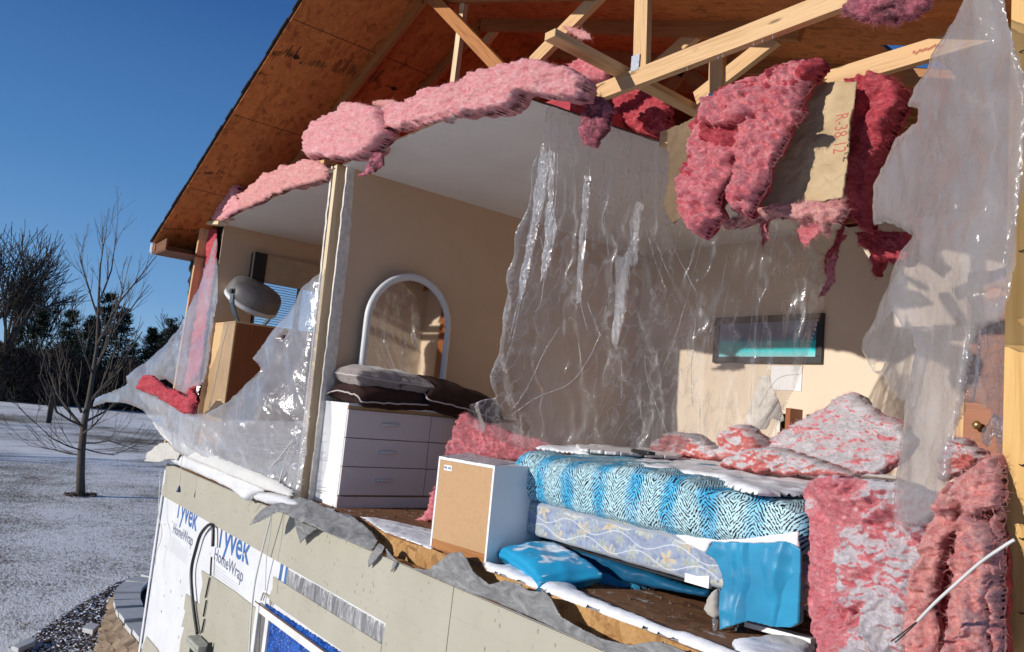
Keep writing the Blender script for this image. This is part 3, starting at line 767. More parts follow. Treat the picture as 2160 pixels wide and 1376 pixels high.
# attic insulation lying above the ceilings
MB().box((XL, YI+.4, ZC+.014), (XP, YB, ZC+.22)).build('attic_insulation', M['pink_deep'], house)
MB().box((XP+.01, YI+.5, ZC+.014), (-3.3, YB, ZC+.22)).build('attic_insulation', M['pink_deep'], house)
# --- walls
MB().box((XP-.013, YI+.03, ZF), (XP, YB, ZC)).build('partition_wall', M['beige'], house).__setitem__('label', 'beige partition wall behind the mirror and dresser')
MB().box((XP-.127, YI+.03, ZF), (XP-.114, YB, ZC)).build('partition_wall', M['beige'], house)
# leaning front end of the partition: stud between two torn drywall edges
tA, tB = Yp(703, 352, YI), Yp(735, 352, YI); bA, bB = Yp(628, 1045, YI), Yp(655, 1045, YI)
mt_, mb_ = (tA+tB)/2, (bA+bB)/2
stick('partition_stud', mb_+Vector((0, 0, -.05)), mt_, .055, .085, M['lumber_pale'], house)
for s_, w_ in ((-1, .014), (1, .011)):
    a = (tA if s_ < 0 else tB)+Vector((0, -.012, 0)); b = (bA if s_ < 0 else bB)+Vector((0, -.012, -.05))
    n = 40; V = []; F = []
    for i in range(n+1):
        t = i/n; p = b.lerp(a, t); w = w_*(1+.5*float(pn(np.array([t*22, s_*5, 2.]))))
        for dx, dy in ((-w, 0), (w, 0), (w, .03 if s_ > 0 else .10), (-w, .10)): V.append(p+Vector((dx, dy+.008*float(pn(np.array([t*30, s_, 7.]))), 0)))
    for i in range(n):
        for k in range(4): F.append((4*i+k, 4*i+(k+1) % 4, 4*i+4+(k+1) % 4, 4*i+4+k))
    F += [(0, 1, 2, 3), (4*n, 4*n+1, 4*n+2, 4*n+3)]
    mobj('drywall_edge', V, F, M['paper_edge'], house)
MB().box((XP-.125, YI+.09, ZC-.04), (XP-.005, YI+.5, ZC-.002)).build('top_plate', M['lumber'], house)
a = Yp(676, 343, YI-.05); stick('top_plate', a, a+Vector((0, .5, 0)), .13, .038, M['lumber'], house, up=(0, 0, 1))
# back wall, with a doorway at its right end
MB().box((XP-.0, YB, ZF), (-.8, YB+.013, ZC)).build('back_wall', M['cream'], house).__setitem__('label', 'cream bedroom back wall with the framed picture')
MB().box((XL-.1, YB, ZF), (XP-.127, YB+.013, ZC)).build('back_wall', M['beige'], house)
MB().box((-.86, 2.62, ZF), (-.80, YB, ZC)).build('side_wall', M['cream'], house)
# left outside wall with the small window
wy0, wy1 = Xp(540, 590, XL).y, Xp(690, 600, XL).y+.25; wz1 = Xp(600, 590, XL).z; wz0 = .25
lw_ = MB(); T = .013
lw_.box((XL-T, YI+.05, ZF), (XL, wy0, ZC)); lw_.box((XL-T, wy1, ZF), (XL, YB, ZC)); lw_.box((XL-T, wy0, wz1), (XL, wy1, ZC)); lw_.box((XL-T, wy0, ZF), (XL, wy1, wz0))
lw_.build('outside_wall', M['beige'], house)
MB().box((XL-.16, YI+.06, ZF-.2), (XL-.02, wy0, ZC)).box((XL-.16, wy1, ZF-.2), (XL-.02, 9, ZC)).box((XL-.16, wy0, ZF-.2), (XL-.02, wy1, wz0)).build('outside_wall', M['shingle'], house)
wf = MB(); 
for (y0, y1, z0, z1) in ((wy0, wy0+.05, wz0, wz1), (wy1-.05, wy1, wz0, wz1), (wy0, wy1, wz0, wz0+.05), (wy0, wy1, wz1-.04, wz1), ((wy0+wy1)/2-.02, (wy0+wy1)/2+.02, wz0, wz1)):
    wf.box((XL-.10, y0, z0), (XL-.03, y1, z1))
uw = wf.build('window', M['darkwood'], house); tag(uw, 'upper left window with a half drawn pale blind')
bl = MB(); z = wz1-.05
while z > wz0+.02: bl.add([(XL-.018, wy0+.02, z), (XL-.018, wy1-.02, z), (XL-.006, wy1-.02, z+.007), (XL-.006, wy0+.02, z+.007)], [(0, 1, 2, 3)]); z -= .028
bl.build('blind', m_plain('blue_white_blind_slat', (.62, .66, .72), .5), uw)
# corner post and its stud bay
pA, pB = Yp(434, 482, YI-.03), Yp(398, 700, YI-.03)
pC = pA+(pB-pA)*((ZF-.08-pA.z)/(pB.z-pA.z))
stick('corner_post', pA, pC, .055, .12, M['lumber'], house)
pA2, pB2 = Yp(462, 485, YI+.05), Yp(448, 690, YI+.05)
relief('stud_bay_insulation', C('c1', (1300, 240), (1375, 245), (1370, 420), (1320, 760), (1250, 1300), (1140, 1330), (1180, 900), (1240, 620)), YI+.02, M['pink_deep'], house, tf=.02, tb=.02, step=5, jag=3, disp=lambda P, X: .02*fbm(P*9), fuzz=300, fl=.02)
stick('top_plate', Yp(428, 472, YI-.02), Yp(470, 472, YI-.02), .10, .038, M['lumber_pale'], house, up=(0, 0, 1))
sh = C('c1', (1255, 325), (1235, 330), (1215, 420), (1195, 510), (1208, 530), (1190, 580), (1200, 620), (1188, 720), (1215, 740), (1240, 560), (1262, 400))
relief('torn_siding_edge', sh, YI-.01, M['shingle'], house, tf=.01, tb=.02, step=3, jag=3, flat=True)

M['eave_wood'] = m_wood('stained_eave_board', (.20, .085, .03), (.10, .035, .012))
# --- roof: two slopes, gable overhang toward the lens
RS = .377; XE, XRG = -9.22, -4.9; ZE = 1.575+RS*(XE+9.08); ZR = ZE+RS*(XRG-XE); XER = -.15; YR0, YR1 = 1.9, 9.4
def zr(x): return ZE+RS*(x-XE) if x < XRG else ZR-RS*(x-XRG)
th = .013
MB().prism([(XE, YR0, zr(XE)), (XRG, YR0, ZR), (XRG, YR1, ZR), (XE, YR1, zr(XE))], (0, 0, th)).build('roof_sheathing', M['osb'], house).__setitem__('label', 'flake board underside of the left roof slope')
h0 = Zp(1850, 100, 2.2)
# right slope with a missing panel that lets the sky in
def rslope(px, py):
    d = ray(px, py); t = (ZR+RS*XRG)/(d[2]+RS*d[0]); return d*t
ha, hb = rslope(1862, 95), rslope(1965, 150)
print('hole', ha, hb)
hx0, hx1, hy0, hy1 = min(ha[0], hb[0])-.02, max(ha[0], hb[0])+.1, min(ha[1], hb[1]), max(ha[1], hb[1])+.05
m = MB()
for (xa, xb, ya, yb) in ((XRG, -2.9, YR0, YR1), (-2.9, hx0, 2.6, YR1), (hx1, XER, 2.86, YR1), (hx0, hx1, 3.0, hy0), (hx0, hx1, hy1, YR1)):
    m.prism([(xa, ya, zr(xa)), (xb, ya, zr(xb)), (xb, yb, zr(xb)), (xa, yb, zr(xa))], (0, 0, th))
m.build('roof_sheathing', M['osb'], house).__setitem__('label', 'right roof slope sheathing with a missing piece')
for k_, x_ in enumerate((-8.05, -6.83, -5.61)):
    MB().prism([(x_, YR0+.01, zr(x_)-.0015), (x_+.006, YR0+.01, zr(x_+.006)-.0015), (x_+.006, YR1-.4, zr(x_+.006)-.0015), (x_, YR1-.4, zr(x_)-.0015)], (0, 0, .001)).build('panel_joint', M['ink_black'] if 'ink_black' in M else M['shingle'], house)
# shingles: courses with a slightly uneven rake edge
m = MB(); nC = 34
for i in range(nC):
    xa = XE-.02+(XRG-XE)*i/nC; xb = XE-.02+(XRG-XE)*(i+1)/nC+.03; yy = YR0-.022+random.uniform(-.006, .006)
    m.prism([(xa, yy, zr(XE)+RS*(xa-XE)+th+.004), (xb, yy, zr(XE)+RS*(xb-XE)+th-.002), (xb, YR1, zr(XE)+RS*(xb-XE)+th-.002), (xa, YR1, zr(XE)+RS*(xa-XE)+th+.004)], (0, 0, .018))
m.build('shingles', M['shingle'], house)
m = MB()
for (xa, xb, ya, yb) in ((XRG, -2.9, YR0-.02, YR1), (-2.9, hx0, 2.62, YR1), (hx1, XER, 2.88, YR1), (hx0, hx1, 3.02, hy0), (hx0, hx1, hy1, YR1)):
    m.prism([(xa, ya, zr(xa)+.015), (xb, ya, zr(xb)+.015), (xb, yb, zr(xb)+.015), (xa, yb, zr(xa)+.015)], (0, 0, .016))
m.build('shingles', M['shingle'], house)
# eave: fascia, sub fascia, gutter end
MB().box((XE-.02, YR0, ZE-.13), (XE, YR1, ZE-.003)).build('fascia', M['white_metal'], house)
MB().box((XE+.003, YR0+.02, ZE-.10), (XE+.04, YR1, ZE-.004)).build('sub_fascia', M['lumber_dark'], house)
MB().box((XE+.05, YR0+.03, ZE-.135), (-8.70, YR1, ZE-.125)).build('soffit', M['eave_wood'], house)
MB().prism([(XE+.045, YR0+.03, ZE-.12), (-8.72, YR0+.03, ZE-.12), (-8.72, YR0+.03, ZE+.0), (XE+.045, YR0+.03, ZE-.01)], (0, .02, 0)).build('eave_blocking', M['eave_wood'], house)
MB().box((XE-.05, YR0-.01, ZE-.11), (XE-.021, YR0+.03, ZE+.0)).build('gutter_end', M['white_metal'], house, bev=.005)
MB().prism([(XL-.2, YR1-.3, ZF), (XRG, YR1-.3, ZF), (XRG, YR1-.3, ZR-.02), (XL-.2, YR1-.3, zr(XL)-.02)], (0, .02, 0)).build('rear_gable_wall', M['osb'], house)
MB().prism([(XRG+.001, YR1-.3, ZF), (XER, YR1-.3, ZF), (XER, YR1-.3, zr(XER)-.02), (XRG+.001, YR1-.3, ZR-.02)], (0, .02, 0)).build('rear_gable_wall', M['osb'], house)
# mill stamps on the roof sheathing: unreadable rows of marks, kept on the board
def onroof(px, py):
    d = ray(px, py); t = (ZE-RS*XE)/(d[2]-RS*d[0]); return Vector(d*t)+Vector((0, 0, -.003))
stamp = MB()
def mark_row(a, b, h, n, seed):
    rr = random.Random(seed); A, B = onroof(*a), onroof(*b); e = (B-A); up = Vector((1, 0, RS)).normalized()
    for i in range(n):
        t = i/n; 
        if rr.random() < .12: continue
        p = A+e*t; w = e.length/n*rr.uniform(.15, .5); hh = 1.5*h*rr.choice((.4, .5, .5, 1, 1)); o = up*(0 if rr.random() < .7 else h*.3)
        d = e.normalized()*w
        stamp.add([p+o, p+d+o, p+d+up*hh+o, p+up*hh+o], [(0, 1, 2, 3)])
        if rr.random() < .5:
            q2 = p+up*hh*rr.uniform(0, .9)+o; d2 = e.normalized()*(e.length/n*.8); stamp.add([q2, q2+d2, q2+d2+up*.006, q2+up*.006], [(0, 1, 2, 3)])
c3 = lambda *a: C('c3', *a)
mark_row(*c3((750, 320), (890, 335)), .10, 9, 1); mark_row(*c3((910, 370), (1060, 400)), .06, 18, 2); mark_row(*c3((1090, 410), (1350, 490)), .11, 26, 3); mark_row(*c3((310, 1010), (480, 1015)), .07, 16, 4); mark_row(*c3((120, 1330), (330, 1345)), .04, 16, 5); mark_row(*c3((640, 430), (720, 440)), .03, 6, 6)
for c0 in ((870, 322), (1440, 505)):
    p = onroof(*c3(c0)[0]); stamp.add([p, p+Vector((0, .07, .0)), p+Vector((.03, .035, .03*RS)), p+Vector((-.03, .035, -.03*RS))], [(0, 2, 1), (0, 1, 3)])
    stamp.add([p+Vector((.004, -.05, .0015)), p+Vector((.004, .02, .0015)), p+Vector((-.004, .02, -.0015)), p+Vector((-.004, -.05, -.0015))], [(0, 1, 2, 3)])
stamp.build('mill_stamp', M['ink_black'], house)

# --- trusses
def truss(label): 
    return None
def seg(kind, parent, y, a, b, w=.089, mat='lumber', t=.038):
    return stick(kind, Yp(*a, y), Yp(*b, y), w, t, M[mat], parent)
TY = [2.66, 3.2, 3.81, 4.42, 5.03, 5.64, 6.3, 7.0, 7.8, 8.6]
for i, y in enumerate(TY):
    tr = MB(); m_ = .045
    # top chords hug the sheathing
    tr.stick((XE+.1, y, zr(XE+.1)-m_-.002), (XRG, y, ZR-m_-.002), .089, .038)
    xr_ = XER-.1 if i > 1 else (-2.95 if i == 0 else -2.0)
    tr.stick((xr_, y, zr(xr_)-m_-.002), (XRG+.001, y, ZR-m_-.002), .089, .038)
    if i >= 2:
        tr.stick((XE+.5, y, ZC+.06), (XP+1.9 if i < 5 else XER-.1, y, ZC+.06), .089, .038)
        if i >= 5: pass
    o = tr.build('truss', M['lumber_dark'], house)
    wb = MB()
    if i >= 2:
        for xa, xb in ((-7.3, -6.6), (-6.6, -5.6), (-5.6, -4.9)): wb.stick((xa, y, ZC+.1), (xb, y, zr(xb)-.09), .089, .036)
        for xa, xb in ((-2.6, -3.3), (-4.0, -3.3), (-1.7, -2.3), (-4.9, -4.0)): wb.stick((xa, y+.04, ZC+.1), (xb, y+.04, zr(xb)-.09), .089, .036)
        wb.stick((-4.9, y, ZC+.1), (-4.9, y, ZR-.13), .089, .036)
        wb.build('web', M['lumber_dark'], o)
    if i >= 5: MB().stick((XE+.5, y, ZC+.3), (XER-.2, y, ZC+.3), .089, .038).build('bottom_chord', M['lumber_dark'], o)
    if i == 0: T1 = o
    if i == 1: T2 = o
T1['label'] = 'front roof truss with splintered bottom chord'; T2['label'] = 'second roof truss with splintered bottom chord'
c5 = lambda *a: C('c5', *a); c7 = lambda *a: C('c7', *a)
def splinter(o, end, seed):
    """jagged break at one end of a chord"""
    return o
xa = Yp(1262, 195, TY[0]).x; zc1 = ZC+.035
# chord 1: subdivided outline with a splintered left end
def chord(y, xl_, xr_, zlo, zhi, parent, seed):
    rr = random.Random(seed); n = 9; pts = [(xl_+rr.uniform(-.035, .05), zlo+(zhi-zlo)*k/n) for k in range(n+1)]
    V = [(xr_, y, zlo)]+[(p[0], y, p[1]) for p in pts]+[(xr_, y, zhi)]
    m = MB(); k = len(V); P0 = [Vector(v) for v in V]; P1 = [v+Vector((0, .038, 0)) for v in P0]
    uv = [(v[0], v[2]) for v in V]
    m.add(P0, [tuple(range(k))], uv); m.add(P1, [tuple(range(k))[::-1]], uv)
    for i in range(k):
        j = (i+1) % k; m.add([P0[i], P0[j], P1[j], P1[i]], [(0, 1, 2, 3)], [(P0[i].x, P0[i].z+5), (P0[j].x, P0[j].z+5), (P0[j].x, P0[j].z+5.04), (P0[i].x, P0[i].z+5.04)])
    return m.build('bottom_chord', M['lumber'], parent)
z1lo = Yp(1500, 127, TY[0]).z
c1lo = Yp(1360, 178, TY[0]).z
chord(TY[0]-.02, Yp(1262, 195, TY[0]).x, -.9, c1lo, c1lo+.092, T1, 3)
c2lo = Yp(1850, 161, TY[1]).z
chord(TY[1]-.02, Yp(1733, 170, TY[1]).x, -.8, c2lo, c2lo+.092, T2, 5)
print('chords', c1lo, c2lo)
seg('web', T1, TY[0]+.005, (1353.5, 150), (1360, -120)).name = 'web'
seg('web', T1, TY[0]+.03, (1123, 135), (1330, -75))
seg('web', T1, TY[0]-.05, (1060, 150), (860, -60), mat='lumber_dark')  # darker wood colour stands in for attic shade on this web
seg('web', T1, TY[0]+.02, (956, 190), (985, -40), w=.06, mat='lumber_pale')
seg('web', T2, TY[1]+.005, (1511, 215), (1520, -60), mat='lumber')
seg('web', T2, TY[1]+.02, (1378, 150), (1510, 35))
seg('web', T2, TY[1]+.02, (1470, 210), (1640, 78))
seg('web', T1, TY[1]+.05, (1008, 112), (1088, 8), mat='lumber', w=.085); seg('web', T1, TY[1]-.02, (985, 60), (1060, -22), mat='lumber', w=.085)
# lateral brace lying across the chords toward the lens
bz = c1lo+.092+.02
b0 = Zp(1160, 73, bz); b1 = Zp(1500, 240, bz)
print('brace', b0, b1)
br = stick('lateral_brace', (b0.x, b0.y, bz), (b0.x-.02, TY[1]+.15, bz), .075, .04, M['lumber'], house, up=(0, 0, 1)); tag(br, 'broken lateral brace sticking out over the bottom chord')
b3 = Zp(1500, 235, ZC+.03); stick('attic_framing', (b3.x, TY[1]-.1, c2lo-.06), (b3.x-.22, TY[1]-.1, c2lo-.06), .089, .038, M['lumber'], house)
# connector plates
for (px, py, y, w, h_) in ((1346, 136, TY[0], .055, .085), (1508, 2, TY[1], .08, .10), (1636, 92, TY[1]+.6, .11, .07), (1505, 208, TY[1], .05, .05)):
    p = Yp(px, py, y); MB().box((p.x-w/2, y-.0235, p.z-h_/2), (p.x+w/2, y-.021, p.z+h_/2)).build('connector_plate', M['steel'], T1 if y == TY[0] else T2)
# nails under the chords
m = MB()
for px, py in ((1450, 146), (1515, 118), (1590, 90), (1608, 85), (1630, 76), (1525, 113)):
    p = Yp(px, py, TY[0]-.01); m.tube([(p.x, p.y, c1lo+.01), (p.x+.002, p.y-.002, c1lo-.018)], .0022, 5)
m.build('nail', M['steel'], T1)
# red mill writing on the second chord
m = MB(); rr = random.Random(2); a = Yp(1925, 108, TY[1]-.022); b = Yp(1990, 88, TY[1]-.022); n = 22
for k in range(n):
    t = k/n; x = a.x+(b.x-a.x)*t; z = c2lo+.035+rr.uniform(0, .01); m.add([(x, a.y, z), (x+.003, a.y, z), (x+.005, a.y, z+.013), (x+.002, a.y, z+.013)], [(0, 1, 2, 3)])
m.build('mill_stamp', M['ink_red'], T2)
# right corner post near the lens
xpo = Yp(2119, 700, D).x
stick('corner_post', (xpo+.085, D+.07, -1.6), (xpo+.085, D+.07, 2.3), .17, .14, M['lumber_post'], house)
m = MB()
for py in (530, 980, 1135, 1292, 110):
    p = Yp(2150, py, D-.004); m.tube([p, p+Vector((.006, -.004, -.002)), p+Vector((.012, -.002, .001))], .0018, 4)
m.build('staple', M['black'], house)
stick('door_trim', Yp(2026, 820, YB-.02), Yp(2022, 960, YB-.02), .06, .02, M['lumber'], house)
# brown door at the rear right
dx = Yp(2035, 900, YB-.03).x
door = MB().box((dx, YB-.045, ZF), (dx+.78, YB-.01, ZF+2.03)).build('door', M['cab_side'], house); tag(door, 'brown bedroom door in the back wall')
p = Yp(2067, 898, YB-.05); MB().tube([p, p+Vector((0, -.05, 0)), p+Vector((0, -.055, 0)), p+Vector((0, -.075, 0))], [.012, .012, .03, .022], 12).build('door_knob', m_plain('brass_knob', (.45, .33, .15), .3, metal=.8), door, smooth=True)


# ================================================================== GLASS WOOL
def wool(P, X): return .022*fbm(P*5, 4, .6)+.014*ridge(P*np.array([9, 9, 26]), 3)-.01
def woolf(a=1.0, s=1.0, st=(9, 9, 22)):
    def f(P, X):
        wv = np.stack([fbm(P*6*s+k*31, 3) for k in range(3)], -1)*.05; Q = P+wv
        return a*(.034*fbm(P*4*s, 3, .6)+.034*ridge(Q*np.array(st)*s*.7, 3)+.016*ridge(Q*24*s, 2)+.012*fbm(Q*np.array([34, 34, 60])*s, 3, .8)-.036)
    return f
GC = 'glass wool batts above the ceiling edge'
def batt(name, label, poly, depth, mat='pink', group=None, cat='insulation', **k):
    kw = dict(tf=.07, tb=.08, step=2.5, jag=6, edge=8, disp=woolf(), fuzz=1800, fl=.035); kw.update(k)
    return tag(relief(name, poly, depth, M[mat], **kw), label, cat, group)
batt('insulation_batt', 'pink insulation batt at the far left eave, standing wedge above the corner post', c3((365, 1275), (400, 1220), (440, 1130), (490, 1030), (530, 995), (545, 1010), (562, 1100), (562, 1140), (592, 1220), (520, 1262), (440, 1297)), YI-.02, 'pink_light', group=GC, seed=2, fuzz=900, edge=3, tf=.05, jag=3, disp=woolf(.6), fl=.03)
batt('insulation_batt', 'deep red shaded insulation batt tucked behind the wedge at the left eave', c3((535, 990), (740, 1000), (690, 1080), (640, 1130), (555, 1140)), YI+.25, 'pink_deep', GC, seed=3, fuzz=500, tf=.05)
batt('insulation_batt', 'thin peach coloured insulation strip between the left wedge and the partition top', c3((560, 1128), (620, 1110), (670, 1055), (730, 1005), (760, 1015), (830, 955), (860, 965), (980, 930), (1040, 930), (1092, 990), (1078, 1045), (1000, 1062), (880, 1097), (760, 1132), (680, 1182), (598, 1218)), YI-.03, 'pink_pale', GC, seed=4, fuzz=1600, edge=3, tf=.05, jag=4, disp=woolf(.7))
batt('insulation_batt', 'thick bright pink insulation roll sitting over the top of the partition', c3((985, 780), (1020, 735), (1100, 682), (1170, 665), (1215, 615), (1260, 605), (1340, 622), (1420, 640), (1432, 720), (1452, 790), (1405, 850), (1390, 880), (1310, 910), (1150, 935), (1080, 915), (1040, 915), (1000, 935), (985, 870)), YI-.06, 'pink_light', group=GC, seed=5, tf=.10, edge=3.5, jag=4, disp=woolf(.7, st=(7, 7, 30)), fuzz=2600)
batt('insulation_scrap', 'dull pink insulation scrap lying on top of the thick roll by the roof sheathing', c3((1330, 610), (1350, 585), (1440, 575), (1530, 600), (1480, 625), (1410, 645)), YI+.1, 'pink_pale', seed=6, tf=.03, fuzz=600, jag=5, fl=.05)
top4 = c3((1412, 650), (1480, 620), (1560, 598), (1660, 538), (1800, 503), (1890, 488))+c5((300, 598), (420, 568), (480, 518), (560, 493), (640, 483), (700, 455), (780, 452), (900, 428), (1000, 450), (1080, 490), (1140, 468), (1250, 560), (1245, 620), (1222, 692), (1100, 692), (980, 672), (850, 650), (800, 660), (780, 690), (715, 765), (640, 782), (560, 792), (430, 792), (300, 832), (100, 882), (0, 892))+c3((1840, 672), (1640, 722), (1500, 757), (1445, 750), (1425, 700))
batt('insulation_batt', 'long pink insulation batt along the bedroom ceiling edge, ending at the splintered truss chord', top4, YI-.02, 'pink_light', group=GC, seed=7, tf=.08, fuzz=6500, edge=3.5, jag=4, disp=woolf(.75, st=(6, 6, 32)))
batt('insulation_batt', 'deep pink insulation batt behind the broken brace above the ceiling corner', c5((1120, 500), (1150, 450), (1240, 415), (1310, 425), (1400, 455), (1480, 500), (1330, 585), (1260, 610), (1200, 590)), 2.8, 'pink', GC, seed=8, fuzz=1200, tf=.08)
batt('insulation_scrap', 'ragged pink tuft dangling below the thick roll in front of the grey ceiling', c3((1250, 1030), (1290, 985), (1335, 930), (1345, 895), (1385, 885), (1405, 940), (1400, 965), (1350, 1000), (1290, 1022)), YI-.08, 'pink_dirty', seed=9, tf=.03, tb=.02, fuzz=700, fl=.05, edge=6, jag=5)
batt('insulation_scrap', 'pink and black insulation flap hanging from the torn end of the front truss chord', c5((1245, 700), (1320, 680), (1400, 690), (1420, 780), (1385, 900), (1312, 1022), (1215, 990), (1205, 930), (1220, 820)), 2.5, 'pink_dirty', seed=10, tf=.04, tb=.02, fuzz=1500, fl=.05)
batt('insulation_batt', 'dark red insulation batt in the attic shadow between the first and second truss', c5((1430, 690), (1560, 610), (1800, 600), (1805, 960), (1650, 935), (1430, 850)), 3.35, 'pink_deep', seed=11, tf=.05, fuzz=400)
batt('insulation_scrap', 'small pink tuft caught on the brace and diagonal web', c5((1090, 180), (1160, 190), (1250, 235), (1275, 290), (1200, 270), (1140, 235)), 2.62, 'pink_pale', seed=12, tf=.02, tb=.02, fuzz=500, fl=.05, edge=6)
batt('insulation_scrap', 'grey and pink fibre clump at the top of the photo on the front truss chord', c7((1040, 75), (1090, 20), (1150, -20), (1480, -20), (1475, 30), (1410, 85), (1290, 125), (1150, 112)), 2.5, 'pink_dirty', seed=13, tf=.05, tb=.03, fuzz=3000, fl=.04)
# hanging group at the right of the ceiling
M['kraft_dark'] = m_plain('shaded_brown_kraft', (.17, .11, .06), .8, .25, 7, .5, 12)  # kraft colour darkened to stand for the shade behind the pink fold
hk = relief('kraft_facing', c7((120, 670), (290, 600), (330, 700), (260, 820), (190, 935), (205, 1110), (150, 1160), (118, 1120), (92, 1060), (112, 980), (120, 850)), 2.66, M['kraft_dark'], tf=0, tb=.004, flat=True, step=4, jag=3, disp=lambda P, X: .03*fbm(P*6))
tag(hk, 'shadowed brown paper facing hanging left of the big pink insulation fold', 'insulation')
tag(relief('kraft_facing', c7((850, 380), (930, 430), (1100, 425), (1062, 700), (1050, 850), (1032, 1010), (1020, 1030), (850, 1055), (680, 1075), (500, 1110), (600, 900), (700, 740), (760, 600)), [(1700, 170, 2.95), (1800, 170, 2.9), (1780, 420, 2.72), (1600, 450, 2.72), (1650, 300, 2.8)], M['kraft'], tf=0, tb=.006, flat=True, step=4, jag=2.5, seed=3, disp=lambda P, X: .018*fbm(P*7, 4)+.01*ridge(P*np.array([7, 7, 3]))), 'tan paper facing with red printing hanging between pink insulation', 'insulation')
kt = bpy.data.objects['kraft_facing.001']
def text_on(s, a, b, h, y, mat, parent, italic=False):
    """printed line running from picture point a to b on a plane; letters stand perpendicular to the run"""
    cu_ = bpy.data.curves.new('lettering', 'FONT'); cu_.body = s; cu_.resolution_u = 2
    o = bpy.data.objects.new('tmp', cu_); COL.objects.link(o); bpy.context.view_layer.update(); me = bpy.data.meshes.new_from_object(o); bpy.data.objects.remove(o)
    c = np.array([v.co[:] for v in me.vertices]); w0, w1 = c[:, 0].min(), c[:, 0].max()
    A, B = Yp(*a, y), Yp(*b, y); e = B-A; L = e.length; e.normalize(); n = Vector((0, -1, 0)).cross(e)
    n = -n if n.dot(Vector((1, 0, .2))) < 0 else n
    V = [A+e*L*(p[0]-w0)/(w1-w0)+n*(p[1]/.69*h) for p in c]
    return mobj('lettering', V, [tuple(p.vertices) for p in me.polygons], mat, parent)
text_on('R-38 12', c7((990, 600))[0], c7((975, 800))[0], .055, 2.72, M['ink_red'], kt)
ka, kb, kc = c7((865, 700), (800, 870), (830, 875))
0 and text_on('X', c7((868, 700))[0], c7((858, 765))[0], .02, 2.74, M['ink_red'], kt)
h1 = batt('insulation_batt', 'large bright pink insulation batt folded over the truss chord, left of the tan paper', c7((250, 750), (290, 620), (350, 530), (420, 470), (520, 430), (700, 370), (760, 325), (900, 303), (962, 340), (930, 382), (865, 440), (825, 520), (830, 575), (765, 605), (752, 690), (705, 785), (645, 880), (640, 960), (603, 1010), (565, 1090), (540, 1135), (520, 1085), (480, 1100), (450, 1060), (442, 990), (430, 1010), (390, 1060), (412, 1130), (350, 1195), (320, 1240), (255, 1200), (200, 1110), (190, 1000), (185, 940), (230, 880), (255, 800)), [(1500, 200, 2.6), (1730, 130, 2.85), (1450, 400, 2.45), (1490, 490, 2.4), (1620, 330, 2.6), (1580, 440, 2.6)], 'pink_deep', seed=21, tf=.02, tb=.06, fuzz=0, edge=14, disp=lambda P, X: .13*ridge(P*np.array([3.6, 3.6, 1.3])+.3*fbm(P*3, 2)[:, None], 2)-.07+.05*ridge(P*np.array([9, 9, 3.5])+.4*fbm(P*6, 2)[:, None], 3)+.03*fbm(P*11, 4, .65)+.012*fbm(P*40, 3, .7), fl=.04)
def lobe(parent, pts, depth, mat, seed, a=1.0, st=(12, 12, 4), tf=.07, edge=13, step=2.5):
    def dp(P, X):
        q = P*np.array(st)+.5*fbm(P*5, 3)[:, None]
        return a*(.05*ridge(q*.45, 2)+.045*ridge(q, 3)+.03*fbm(P*10, 4, .65)+.014*fbm(P*38, 3, .75)-.06)
    return relief('fold', pts, depth, M[mat], parent, tf=tf, tb=.04, step=step, jag=5, edge=edge, seed=seed, disp=dp, fuzz=700, fl=.03)
lobe(h1, c7((250, 760), (290, 650), (340, 610), (420, 620), (500, 680), (505, 760), (470, 830), (440, 930), (390, 1020), (378, 1060), (412, 1125), (350, 1195), (318, 1238), (255, 1200), (203, 1110), (190, 1000), (185, 940), (230, 880), (260, 820)), [(1470, 300, 2.52), (1450, 400, 2.42), (1490, 490, 2.36)], 'pink', 121)
lobe(h1, c7((480, 690), (560, 610), (660, 560), (760, 600), (752, 690), (705, 785), (645, 880), (640, 960), (603, 1010), (565, 1085), (540, 1130), (520, 1085), (480, 1100), (450, 1060), (455, 960), (470, 880), (500, 780)), [(1600, 280, 2.58), (1560, 400, 2.45), (1575, 450, 2.42)], 'pink', 122)
lobe(h1, c7((300, 640), (350, 530), (420, 470), (520, 430), (700, 370), (760, 325), (900, 303), (962, 340), (930, 382), (865, 440), (825, 520), (800, 570), (700, 590), (600, 600), (500, 640), (400, 660)), [(1500, 220, 2.56), (1600, 200, 2.64), (1740, 135, 2.9), (1650, 240, 2.64)], 'pink', 123, st=(5, 5, 10))
lobe(h1, c7((640, 580), (760, 560), (820, 570), (830, 590), (780, 640), (700, 640)), 2.62, 'pink', 124, tf=.04, edge=8)
batt('insulation_scrap', 'ragged pink fringe hanging along the lower edge of the tan paper', c7((400, 1175), (470, 1130), (560, 1100), (700, 1075), (860, 1050), (1040, 1035), (1052, 1100), (1030, 1150), (960, 1150), (958, 1232), (930, 1190), (880, 1125), (830, 1170), (760, 1130), (700, 1120), (650, 1150), (600, 1140), (480, 1185)), 2.68, 'pink_pale', seed=22, tf=.05, tb=.03, fuzz=2500, fl=.035, edge=9, jag=7)
for k, (pl_, lb) in enumerate(((((590, 1140), (660, 1130), (640, 1200), (612, 1290), (605, 1200)), 'thin pink wisp hanging under the left half of the fringe'), (((790, 1140), (930, 1150), (900, 1210), (830, 1280), (800, 1250), (805, 1200)), 'looped pink wisp hanging under the right half of the fringe'))):
    batt('insulation_scrap', lb, c7(*pl_), 2.7, 'pink', seed=30+k, tf=.01, tb=.01, fuzz=500, fl=.05, edge=5, jag=6)
